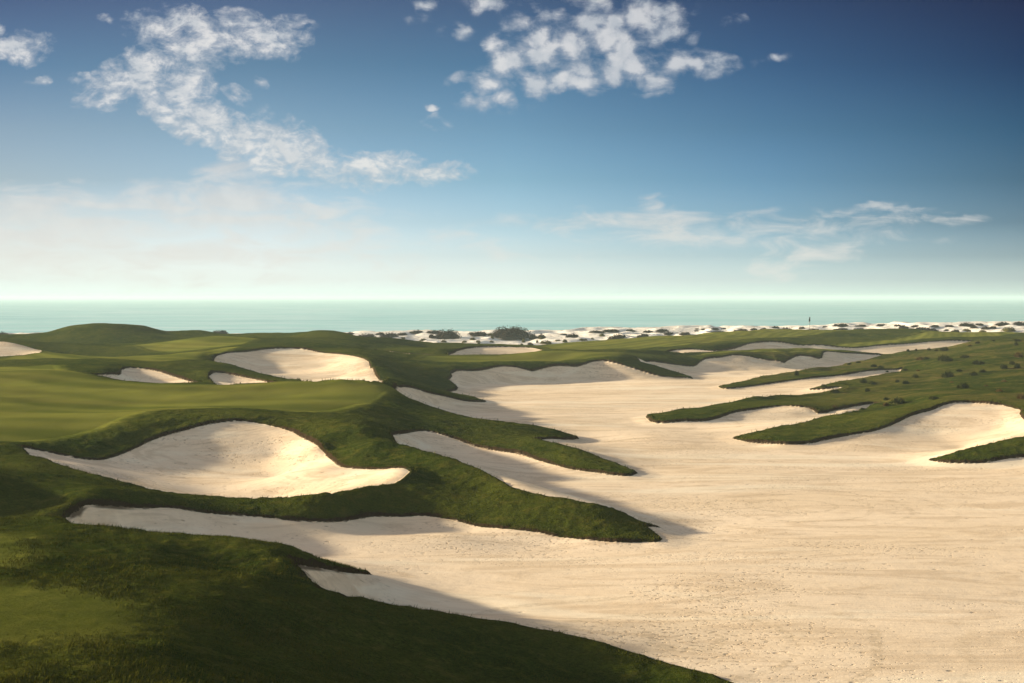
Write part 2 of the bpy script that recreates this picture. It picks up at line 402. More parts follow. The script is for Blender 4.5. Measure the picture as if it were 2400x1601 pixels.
SAND['long'] = [
    (1562, 827, 164), (1579, 822, 167), (1600, 819.7, 169), (1634, 819.7, 171), (1668, 823, 172.5), (1698.7, 821.4, 176), (1729, 815), (1753, 806.8, 182), (1790.5, 802.7, 184.5), (1824.6, 802.7, 186), (1852, 806.8), (1872, 810, 188), (1923, 810), (1957, 813.6, 190), (2008, 816, 192), (2059, 811, 195), (2127, 806.8, 198), (2178, 801.7, 201), (2229.5, 799, 204), (2280.5, 801, 206),
    (2246.5, 810, 199), (2212.5, 820, 193), (2131, 826, 187), (2086.6, 832, 184), (2042, 829, 180), (1974, 822.8, 178), (1906, 819.7, 176), (1838, 819.4, 174), (1770, 821.4, 172), (1702, 824.8, 168), (1634, 827, 164.5), (1600, 828, 163),
]
# crests and other lines on the grass (u, v, Y)
LINES = [
    # crest over the paired bunkers
    [(-300, 868, 108), (0, 865.6, 112), (68, 863, 114), (153, 859.5, 117), (204, 854, 118), (255, 851), (340, 851, 119.5), (425, 849, 120.5), (493, 852, 120.8)],
    # main fairway crest
    [(216, 880, 100), (289, 897.5, 97.5), (340, 902.5, 96.8), (502, 902.5, 96.6), (641, 901, 97), (800, 896.5, 96.7), (909, 897, 96.5)],
    [(701, 898, 97), (905, 897.3, 96.8)],
    # main fairway surface
    [(-300, 1060, 58), (0, 1046, 61), (40, 1046, 61)], [(-300, 960, 76), (0, 955, 77.5), (250, 965, 77.5), (480, 960, 77)], [(-300, 905, 90), (0, 905, 91), (150, 910, 90), (400, 925, 87), (650, 925, 87), (850, 915, 88)],
    [(560, 975, 72), (700, 970, 77), (860, 962, 80)], [(720, 1000, 69.5), (850, 1005, 65.8), (895, 1010, 66.2)], [(780, 1060, 63.5), (870, 1040, 61.9)], [(850, 1085, 60), (930, 1075, 60)], [(980, 1092, 57.8), (1000, 1110, 56)],
    # front mound under the big bunker
    [(110, 1085, 56.5), (204, 1116, 53.5), (340, 1150, 51.3), (493, 1170, 50.7), (646, 1175, 50.5), (800, 1160, 51), (930, 1142, 53), (1050, 1145, 53.6), (1130, 1150, 53.4)],
    [(1010, 1125, 54.8), (1080, 1130, 54.4)],
    # dark hollow on the left, shaded by a ridge raised for it past the frame
    [(-300, 1075, 57), (0, 1097, 54.8), (60, 1100, 54.4)], [(-300, 1120, 44.5), (-150, 1105, 45.5), (-60, 1115, 46.6), (0, 1134, 47.2), (60, 1153, 46.9), (115, 1167, 46.3)], [(-300, 1215, 42.5), (0, 1200, 44), (120, 1200, 44.5)],
    [(-300, 1228, 39.5), (0, 1229, 40), (100, 1230.5, 40)],
    # near hill
    [(-300, 1240, 36.5), (0, 1236, 36.5), (100, 1236, 36.8)], [(-300, 1300, 31.5), (0, 1300, 31.5), (200, 1305, 31.8), (330, 1300, 32.5)],
    [(-300, 1400, 26.6), (0, 1400, 26.6), (300, 1405, 26.8), (600, 1420, 27.8), (850, 1450, 29.8)],
    [(400, 1290, 34), (560, 1320, 33.3), (680, 1370, 31.5)],
    [(-300, 1520, 22.8), (0, 1520, 22.8), (400, 1530, 23), (800, 1530, 26.6), (1150, 1530, 29.7), (1350, 1530, 31)],
    [(-300, 1640, 20), (0, 1640, 20), (500, 1640, 20.6), (900, 1640, 24.2), (1300, 1640, 27.5), (1600, 1640, 28.2)],
    [(-300, 1900, 16), (500, 1900, 16.3), (1100, 1900, 20), (1700, 1900, 21.9)],
    [(-300, 2900, 9), (600, 2900, 9), (1300, 3000, 9.5), (2300, 3200, 10.4)],
    # turf behind the bowl
    [(408, 835.7, 134), (493, 827, 139.5), (527, 820, 141), (595.5, 811.5, 146), (663.5, 806, 148), (731.5, 806.8, 148), (800, 813.6, 145.5), (834, 818.7, 144), (902, 828, 141.5), (946, 835.7, 140), (1000, 837, 142), (1052, 837, 144.5), (1142, 835.5, 146.5), (1242, 830.9, 148), (1293, 826.5, 151), (1378, 829.5, 151.5), (1480, 830.6, 154), (1562, 829, 160)],
    [(1000, 862, 134), (965, 880, 128), (950, 897, 114), (1010, 905, 121.3)], [(940, 850, 136), (1040, 853, 138)],
    [(1150, 848, 142), (1300, 848, 143), (1420, 840, 146), (1500, 840, 150)],
    [(1610, 845, 160.5), (1700, 828, 166), (1800, 830, 169), (1906, 826, 173), (1990, 825, 177)],
    [(0, 820, 143.5 + 6), (110, 830, 146), (200, 838, 140), (350, 842, 130)], [(-300, 852, 124), (0, 850, 124), (150, 845, 130), (300, 846, 126)],
    # far-left mounds
    [(-300, 800, 162), (0, 798, 163), (40, 806, 160)], [(150, 818.7, 160), (238, 817, 162), (306, 813.6, 164), (374, 806.8, 166), (425, 798, 168), (476, 793, 168.5), (527, 793, 168.5), (578, 796.6, 166), (646.5, 805, 161)],
    [(150, 812, 181), (300, 808, 182), (420, 801, 184), (560, 800, 184), (650, 803, 180)],
    [(-300, 792, 195), (0, 786, 197), (20, 784, 198), (116, 781, 197), (153, 769, 198), (221, 760, 200), (265, 762.5, 201), (313, 761.5, 201), (347, 767.6, 200), (388, 780.6, 198), (418, 777, 203), (459, 776, 205), (500, 780.6, 204), (544, 788, 200), (595.5, 785.3, 197), (636, 783, 192), (680.5, 784, 188), (731.5, 777, 182), (765.6, 777, 180), (800, 781, 181), (841, 794, 182), (902, 795.5, 186), (943, 798), (990.5, 803, 190), (1021, 805.7, 191), (1106, 809, 192), (1191, 812.5, 194), (1259, 812, 197), (1310, 807.8, 200), (1378, 803, 205), (1463.5, 797.6, 212), (1514.5, 791.5, 216), (1600, 790.8, 221), (1620, 789.8), (1685, 780.6, 229), (1736, 780.6), (1804, 774.4, 234), (1872, 775, 235), (1974, 776, 237), (2059, 772.7, 239), (2110, 771.7, 239.5), (2161, 774.4, 240), (2205.7, 780.6, 239), (2400, 783, 241), (2900, 784, 241)],
    [(140, 790, 190), (260, 792, 187), (380, 795, 188)], [(735, 803, 163), (782.6, 797.6, 168), (851, 798, 172), (930, 812, 172), (1030, 822, 168)],
    [(700, 795, 172), (640, 797, 176)],
    # green complex
    [(1330, 822, 170), (1450, 818, 178), (1540, 815, 183)], [(1600, 803, 190), (1702, 797, 200), (1763, 792, 207), (1824, 793, 210), (1900, 795, 205)],
    [(1700, 810, 185), (1730, 803, 192), (1790.5, 799, 193), (1870, 803, 194)], [(1950, 805, 198), (2050, 801, 206), (2150, 795, 212), (2230, 792, 214), (2320, 790, 214), (2400, 789, 214)],
    [(1960, 784, 222), (2080, 780, 228)],
    # scrub hill
    [(2086.6, 832.5, 178), (2131, 825, 178), (2222.6, 818.7, 177), (2263.5, 807, 178), (2314, 799.5, 178), (2400, 794.5, 178), (2900, 780, 175)],
    [(2040, 850, 163), (2120, 845, 158), (2200, 840, 155), (2300, 830, 152), (2400, 825, 150), (2900, 805, 150)],
    [(2130, 862, 143), (2250, 855, 138), (2400, 850, 134), (2900, 835, 130)],
    [(1960, 875, 148), (2060, 864, 149)],
    [(2100, 885, 131), (2200, 885, 125), (2400, 885, 117), (2900, 880, 112)], [(2000, 905, 121), (2100, 905, 119), (2250, 907, 111), (2400, 910, 104.5)],
    [(1920, 935, 111), (2040, 928, 111), (2140, 925, 106)], [(2056, 942, 103), (2144, 937, 98), (2229.5, 934, 94.5), (2314, 934.5, 93.5), (2382.6, 941, 91), (2420, 948, 88), (2600, 960, 85)],
    [(1800, 1000, 84.6), (1900, 985, 88.3), (2000, 975, 92), (2060, 968, 95)],
    [(1720, 942, 107.5), (1830, 934, 110)], [(1620, 968, 98), (1760, 950, 101.5), (1880, 945, 103)],
    [(1760, 893, 131), (1860, 880, 138), (1940, 872, 144)],
    # middle tongues
    [(1050, 1000, 79.5), (1150, 1020, 76.5), (1200, 1035, 74.5), (1000, 990, 80), (950, 975, 81.5)], [(1150, 1030, 74.8), (1000, 1003, 78)],
    [(1320, 1065, 69.3), (1410, 1092, 66.9)], [(1330, 1050, 71.6), (1270, 1037, 73.6)],
    [(1300, 1012, 81.2), (1220, 1003, 80.8), (1120, 1000, 80.5)],
    [(1000, 914, 106), (1050, 926, 107), (1100, 937, 107.5)],
    [(1560, 872, 143.2), (1520, 860, 145.2)],
]
# points given with a height above the floor instead: (u, Y, height)
SPOTS = []


def foot(u0, Y0, u1, Y1, h0=0.05, h1=None, n=8):
    for k in range(n + 1):
        t = k / n
        SPOTS.append((u0 + (u1 - u0) * t, Y0 + (Y1 - Y0) * t, h0 + ((h0 if h1 is None else h1) - h0) * t))


foot(1080, 129.5, 1200, 134, 0.1)
foot(1200, 134, 1400, 138, 0.08)
foot(1400, 138.5, 1500, 137, 0.08)
foot(1640, 155, 1850, 159, 0.08)
foot(1850, 162, 1990, 166, 0.12)
foot(1600, 147, 1850, 150, 0.02)
# big bowl
foot(500, 57, 640, 56.5, 0.15)
foot(450, 61, 640, 61.5, 0.3)
foot(480, 65, 640, 65, 0.85)
foot(300, 57.5, 420, 58, 0.7, 0.35)
foot(700, 56, 800, 55, 0.35, 0.7)
foot(700, 60, 760, 59, 0.75, 0.95)
foot(200, 58.5, 280, 58.5, 1.15, 0.8, 3)
foot(850, 54.5, 910, 54, 0.95, 1.1, 3)
# near bunker
foot(300, 43, 760, 43.5, 0.35, 0.1)
foot(760, 46.5, 1050, 47.5, 0.12, 0.1)
foot(200, 44, 300, 45.2, 0.9, 0.75, 3)
foot(200, 40, 420, 39.8, 0.9, 0.6, 4)
foot(780, 33.8, 1050, 34.6, 0.75, 0.35)
foot(900, 36.5, 1100, 36, 0.2, 0.05)
foot(740, 34, 820, 36.0, 1.0, 0.75, 3)
# diagonal bunkers
foot(980, 70, 1060, 69, 0.55, 0.35, 4)
foot(1060, 69, 1200, 66, 0.3, 0.08, 4)
foot(1140, 61, 1250, 59, 0.15, 0.03, 4)
foot(960, 95, 1040, 96, 1.0, 0.45, 4)
foot(1040, 99.5, 1120, 99, 0.3, 0.05, 4)
foot(1100, 92, 1250, 92, 0.2, 0.0, 5)
# pair and bowl
foot(320, 107, 400, 106, 1.5, 1.45, 4)
foot(520, 107, 580, 106, 1.5, 1.5, 3)
foot(560, 128, 800, 124, 1.3, 1.1)
foot(640, 133, 760, 132, 1.75, 1.65)
foot(720, 115, 860, 112, 0.95, 1.2, 5)
foot(1090, 158, 1230, 160, 0.95, 0.95, 6)
foot(1700, 176, 1900, 179, 0.85, 0.8, 6)
foot(2000, 184, 2180, 190, 0.6, 0.7, 6)
foot(0, 141, 50, 141, 2.1, 2.1, 2)
# right-hand bowl
foot(2050, 77.5, 2200, 79.5, 0.15, 0.15, 5)
foot(2200, 81, 2330, 81, 0.35, 0.6, 5)
foot(2300, 76, 2400, 76, 0.3, 0.6, 4)
foot(1750, 92, 1880, 92, 0.1, 0.15, 4)
foot(1960, 94.5, 2040, 97.8, 0.35, 0.45, 3)
# hidden backs of the crests
foot(-200, 175, 300, 173, 2.3, 2.2, 6)
foot(300, 176, 600, 176, 2.2, 2.1, 5)
foot(-300, 105, 150, 105, 2.55, 2.35, 5)
foot(1000, 182, 1250, 184, 1.3, 1.3, 6)
foot(1300, 160, 1560, 170, 1.7, 1.5, 6)
# ground that falls to the dunes behind the skyline
for k in range(32):
    u = -300 + k * 100
    SPOTS.append((u, 264, -1.6))
    SPOTS.append((u, 285, -2.4))
    if 850 < u < 1360:
        SPOTS.append((u, 224, -0.9))

_sky = densify(survey([l for l in LINES if len(l) > 40][0]), 60.0)
for _u, _v, _Y in _sky:
    _z = CAMZ - (_v - V0) / F * _Y
    SPOTS.append((_u, _Y * 1.03, _z - 0.45))
    SPOTS.append((_u, _Y * 1.06, _z - 1.2 if _Y * 1.06 < 250 else _z - 1.0))

SINK = 1.6e-1      # how far the sand lies under the turf at a lip

UMIN, UMAX, YMIN, YMAX = -420.0, 2820.0, 8.5, 275.0


def noise2(x, y, seed=0):
    """smooth value noise, -1..1"""
    xi = np.floor(x).astype(np.int64)
    yi = np.floor(y).astype(np.int64)
    fx = x - xi
    fy = y - yi
    fx = fx * fx * fx * (fx * (fx * 6 - 15) + 10)
    fy = fy * fy * fy * (fy * (fy * 6 - 15) + 10)

    def h(a, b):
        n = (a * 374761393 + b * 668265263 + seed * 974634777) & 0xFFFFFFFF
        n = ((n ^ (n >> 13)) * 1274126177) & 0xFFFFFFFF
        return ((n ^ (n >> 16)) & 0xFFFF) / 32767.5 - 1.0
    a = h(xi, yi)
    b = h(xi + 1, yi)
    c = h(xi, yi + 1)
    d = h(xi + 1, yi + 1)
    return (a * (1 - fx) + b * fx) * (1 - fy) + (c * (1 - fx) + d * fx) * fy


def fbm(x, y, octaves=3, seed=0, gain=0.5):
    s = 0
    a = 1.0
    t = 0
    for k in range(octaves):
        s = s + a * noise2(x, y, seed + k * 17)
        t += a
        a *= gain
        x = x * 2.03 + 13.1
        y = y * 2.03 - 7.7
    return s / t


# ---- surveyed curves to world
polys = {}
for k, v in SAND.items():
    P = survey(v + [v[0] if len(v[0]) > 2 else v[0]])
    polys[k] = densify(P, 9.0)
lines = [densify(survey(l), 22.0) for l in LINES]


def key(P):
    """(u, v, Y) -> (u/F, ln Y, height above floor)"""
    return np.stack([(P[:, 0]) / F, np.log(P[:, 2]), CAMZ - (P[:, 1] - V0) / F * P[:, 2]], 1)


ctrl = []
for k, P in polys.items():
    q = key(P)
    # thin to about 20 px
    keep = [0]
    for i in range(1, len(q)):
        if np.hypot(q[i, 0] - q[keep[-1], 0], q[i, 1] - q[keep[-1], 1]) > 0.0062:
            keep.append(i)
    ctrl.append(q[keep])
for P in lines:
    ctrl.append(key(P))
sp = np.array(SPOTS)
ctrl.append(np.stack([sp[:, 0] / F, np.log(sp[:, 1]), sp[:, 2]], 1))


def inside_grid(P, us, ls):
    """even-odd fill of polygon P over the grid rows ls (ln Y) x columns us"""
    x = P[:, 0]
    y = np.log(P[:, 2])
    D = np.zeros((len(ls), len(us) + 1), dtype=np.int32)
    for i in range(len(P) - 1):
        x1, y1, x2, y2 = x[i], y[i], x[i + 1], y[i + 1]
        if y1 == y2:
            continue
        lo, hi = (y1, y2) if y1 < y2 else (y2, y1)
        r0, r1 = np.searchsorted(ls, lo, 'left'), np.searchsorted(ls, hi, 'left')
        if r1 <= r0:
            continue
        rows = np.arange(r0, r1)
        xc = x1 + (ls[rows] - y1) / (y2 - y1) * (x2 - x1)
        cols = np.searchsorted(us, xc)
        np.add.at(D, (rows, cols), 1)
    return (np.cumsum(D, axis=1)[:, :-1] % 2) == 1


def band_distance(P, us, ls, band, dist):
    """distance in metres to the outline of P, only kept up to band"""
    X1 = (P[:, 0] - U0) / F * P[:, 2]
    Y1 = P[:, 2]
    for i in range(len(P) - 1):
        ax, ay, bx, by = X1[i], Y1[i], X1[i + 1], Y1[i + 1]
        ylo, yhi = min(ay, by) - band, max(ay, by) + band
        ylo = max(ylo, YMIN)
        if yhi < YMIN:
            continue
        r0, r1 = np.searchsorted(ls, math.log(ylo)), np.searchsorted(ls, math.log(yhi))
        if r1 <= r0:
            continue
        ulo = min(P[i, 0], P[i + 1, 0]) - band * F / ylo - abs(band / ylo * (abs(P[i, 0] - U0)))
        uhi = max(P[i, 0], P[i + 1, 0]) + band * F / ylo + abs(band / ylo * (abs(P[i, 0] - U0)))
        c0, c1 = np.searchsorted(us, ulo), np.searchsorted(us, uhi)
        if c1 <= c0:
            continue
        Yg = np.exp(ls[r0:r1])[:, None]
        Xg = (us[None, c0:c1] - U0) / F * Yg
        dx, dy = bx - ax, by - ay
        L2 = dx * dx + dy * dy + 1e-12
        t = np.clip(((Xg - ax) * dx + (Yg - ay) * dy) / L2, 0, 1)
        d = np.hypot(Xg - ax - t * dx, Yg - ay - t * dy)
        sub = dist[r0:r1, c0:c1]
        np.minimum(sub, d, out=sub)


# floor points well inside the waste bunker
gu = np.arange(-400, 2900, 45.0)
gl = np.arange(math.log(11), math.log(180), 45.0 / F)
ins = inside_grid(polys['waste'], gu, gl)
dg = np.full(ins.shape, 9.0)
band_distance(polys['waste'], gu, gl, 5.0, dg)
rr, cc = np.nonzero(ins & (dg > 4.2))
gY = np.exp(gl[rr])
gX = (gu[cc] - U0) / F * gY
gh = 0.0 + 0.16 * fbm(gX / 17.0, gY / 17.0, 2, 5)
# a gentle swell across the middle of the sand
gh += 0.22 * np.exp(-((gY - 86 + gX * 0.25) / 4.0) ** 2)
ctrl.append(np.stack([gu[cc] / F, gl[rr], gh], 1))
C = np.concatenate(ctrl)
# drop near-duplicates
Cr = np.round(C[:, :2] / 0.0021).astype(np.int64)
_, idx = np.unique(Cr, axis=0, return_index=True)
C = C[np.sort(idx)]
print('control points', len(C))


def tps_fit(C, lam):
    x = C[:, :2]
    d2 = ((x[:, None, :] - x[None, :, :]) ** 2).sum(2)
    K = 0.5 * d2 * np.log(d2 + 1e-18)
    n = len(x)
    A = np.zeros((n + 3, n + 3))
    A[:n, :n] = K + lam * np.eye(n)
    A[:n, n] = 1
    A[:n, n + 1:] = x
    A[n:, :n] = A[:n, n:].T
    b = np.zeros(n + 3)
    b[:n] = C[:, 2]
    return np.linalg.solve(A, b)


W = tps_fit(C, 2.0e-7)
cu = np.arange(UMIN, UMAX + 1, 15.0)
cl = np.arange(math.log(YMIN), math.log(YMAX) + 0.01, 15.0 / F)
gx = (cu / F).astype(np.float32)
coarse = np.zeros((len(cl), len(cu)))
cx = C[:, 0]
cy = C[:, 1]
wn = W[:len(C)].astype(np.float64)
dx2 = (cu[:, None] / F - cx[None, :]) ** 2                 # cols x n
for r in range(len(cl)):
    dd = dx2 + ((cl[r] - cy) ** 2)[None, :]
    coarse[r] = (0.5 * dd * np.log(dd + 1e-18)) @ wn
coarse += W[len(C)] + W[len(C) + 1] * (cu[None, :] / F) + W[len(C) + 2] * cl[:, None]

# ---- fine grid
STEP_U = 2.5
core = np.arange(-30, 2430, STEP_U)
left = -30 - np.cumsum(np.linspace(STEP_U, 14, 46))
right = 2430 + np.cumsum(np.linspace(STEP_U, 14, 46)) - STEP_U
us = np.concatenate([left[::-1], core, right])
us = us[(us >= UMIN) & (us <= UMAX)]
ls = np.concatenate([np.arange(math.log(YMIN), math.log(18.5), 0.006), np.arange(math.log(18.5), math.log(YMAX), 0.0020)])


def cubic_up(A, src, dst):
    """interpolate rows of A (sampled at uniform src) at dst with Catmull-Rom"""
    h = src[1] - src[0]
    t = (dst - src[0]) / h
    i = np.clip(np.floor(t).astype(int), 1, len(src) - 3)
    f = (t - i)[:, None]
    a, b, c, d = A[i - 1], A[i], A[i + 1], A[i + 2]
    return b + 0.5 * f * (c - a + f * (2 * a - 5 * b + 4 * c - d + f * (3 * (b - c) + d - a)))


Z = cubic_up(coarse, cl, ls)
Z = cubic_up(Z.T.copy(), cu, us).T.copy()
YG = np.exp(ls)[:, None] + np.zeros((1, len(us)))
XG = (us[None, :] - U0) / F * YG
region = np.full(Z.shape, -1, dtype=np.int16)
dist = np.full(Z.shape, 1.6)
names = list(polys)
for k, nme in enumerate(names):
    m = inside_grid(polys[nme], us, ls)
    region[m] = k
    band_distance(polys[nme], us, ls, 1.6, dist)
is_sand = region >= 0
# ragged edge: the outline wobbles by some centimetres, more so where the grass is rough
wob = 0.05 * fbm(XG / 0.35, YG / 0.35, 2, 3) + 0.03 * noise2(XG / 0.11, YG / 0.11, 9)
sd = np.where(is_sand, dist, -dist)         # + in the sand, - in the turf

# ---- fairway (mown) areas
MOWN = [
    [(-420, 1046, 60), (0, 1040, 62), (85, 1034, 63.5), (238, 1016, 67), (340, 992, 71.5), (440, 978, 74.5), (560, 968, 76), (700, 972, 76), (780, 968, 77.5), (860, 950, 82), (930, 928, 89), (905, 906, 93.5), (870, 900, 95), (700, 903, 95), (400, 910, 93.5), (250, 900, 95.5), (150, 880, 103), (130, 866, 112), (60, 864.5, 112), (-420, 869, 108)],
    [(-420, 851, 124), (0, 848, 126), (150, 843, 130), (300, 850, 121), (440, 847, 123), (560, 815, 142), (400, 828, 139), (250, 826, 146), (120, 833, 142), (0, 846, 130), (-420, 848, 126)],
    [(980, 846, 138), (1130, 851, 139.5), (1300, 848, 143), (1420, 838, 146), (1600, 838, 161), (1700, 829, 165), (1900, 825, 173), (2030, 829, 178.5), (1900, 820, 176), (1700, 825, 167.5), (1480, 831, 154), (1293, 827, 151), (1142, 836, 146.5), (1000, 838, 142)],
    [(1290, 824, 165), (1560, 817, 180), (1700, 800, 195), (1900, 782, 218), (2000, 777, 236), (1870, 774.5, 236), (1700, 780, 230), (1600, 790, 221), (1380, 803, 205), (1262, 813, 190)],
    [(-420, 1375, 27.6), (0, 1388, 27.1), (120, 1392, 27), (250, 1412, 26.4), (330, 1440, 25.5), (310, 1475, 24.3), (200, 1500, 23.5), (0, 1515, 23), (-420, 1530, 22.6)],
    [(-420, 1262, 34.5), (0, 1262, 34.4), (35, 1285, 32.8), (30, 1330, 30.2), (0, 1345, 29.4), (-420, 1350, 29.2)],
    [(1990, 812, 186), (2127, 800, 203), (2250, 796, 212), (2330, 797, 214), (2420, 786, 235), (2900, 786, 235), (2900, 783, 240), (2205, 782, 237), (2100, 795, 211), (1900, 806, 191)],
    [(300, 812, 166), (420, 800, 168), (520, 795, 168), (600, 800, 165), (560, 812, 155), (420, 822, 150)],
]
mown = np.full(Z.shape, -1.0)
for m in MOWN:
    P = densify(survey(m + [m[0]]), 18.0)
    a = inside_grid(P, us, ls)
    d = np.full(Z.shape, 3.0)
    band_distance(P, us, ls, 3.0, d)
    mown = np.maximum(mown, np.where(a, d, -d))
mown = np.clip(mown, -3, 3)
mown_cut = mown.copy()
mown = np.where(YG < 40, np.minimum(mown, -0.12), mown)  # near mown tone pulled towards rough, standing in for shade there

# ---- relief that the survey is too coarse for
def smooth(x, a, b):
    t = np.clip((x - a) / (b - a), 0, 1)
    return t * t * (3 - 2 * t)


pix = YG * 0.0007        # metres per render pixel
turf = smooth(-(sd + wob), -0.02, 0.10 + 0.0 * pix)
lip = SINK * (0.75 + 0.35 * fbm(XG / 3.0, YG / 3.0, 2, 21)) * np.clip(YG / 70.0, 0.75, 1.35)
# the lip fades where grass runs gently into the sand (tongue tips and near edges)
soft = 1 - 0.75 * (1 - smooth(YG, 34, 36)) * smooth(XG, -6.0, -4.5)
Z += turf * lip * soft
Z -= 0.06 * smooth(sd, 0.0, 1.2) * soft
rough = smooth(-mown_cut, -0.4, 0.6) * turf
Z += rough * (0.045 * fbm(XG / 1.4, YG / 1.4, 3, 31) + 0.03 * fbm(XG / 0.33, YG / 0.33, 2, 41) * (1 - smooth(YG, 60, 120)) + 0.10 * fbm(XG / 6.0, YG / 6.0, 2, 51) * smooth(sd, -0.3, -1.6))
Z += (1 - turf) * (0.004 * fbm(XG / 0.5, YG / 0.5, 3, 61) + 0.018 * fbm(XG / 4.1, YG / 3.2, 2, 71))
Z += 0.12 * fbm(XG / 9.0 + 0.3 * YG / 9.0, YG / 12.0, 2, 55) * smooth(sd, -0.6, -1.6) * smooth(YG, 58, 70)
# hummocky scrub hill on the right
hill = smooth(XG, 15, 30) * smooth(YG, 85, 100) * smooth(sd, -0.5, -1.6)
Z += hill * 0.13 * fbm(XG / 2.6, YG / 2.6, 3, 81)
# tussocks at the edge of the near hill
near_r = smooth(XG, -7.0, -5.0) * smooth(YG, 26, 29) * (1 - smooth(YG, 36, 38)) * rough * (1 - smooth(XG, -4, -1))
Z += near_r * (0.16 * fbm(XG / 1.1, YG / 0.6, 3, 91))


def img_v(z, Y):
    return V0 + (CAMZ - z) * F / Y


VG = img_v(Z, YG)
# visible surface per column, nearest first
VMIN = np.minimum.accumulate(VG, axis=0)


def ground_at(u, v=None, Y=None):
    """nearest ground seen at bearing u and dip v (or the ground at distance Y)"""
    c = int(np.clip(np.searchsorted(us, u), 1, len(us) - 1))
    if Y is None:
        r = int(np.argmax(VMIN[:, c] <= v))
        if VMIN[r, c] > v:
            r = len(ls) - 1
        Y = math.exp(ls[r])
    else:
        r = int(np.clip(np.searchsorted(ls, math.log(Y)), 1, len(ls) - 1))
    return ((u - U0) / F * Y, Y, float(Z[r, c]))
# ------------------------------------------------------------------ materials
def new_mat(name):
    m = bpy.data.materials.new(name)
    m.use_nodes = True
    t = m.node_tree
    for n in list(t.nodes):
        t.nodes.remove(n)
    w = NT(t)
    out = w.n('ShaderNodeOutputMaterial')
    bsdf = w.n('ShaderNodeBsdfPrincipled')
    t.links.new(bsdf.outputs[0], out.inputs[0])
    return m, w, bsdf, out


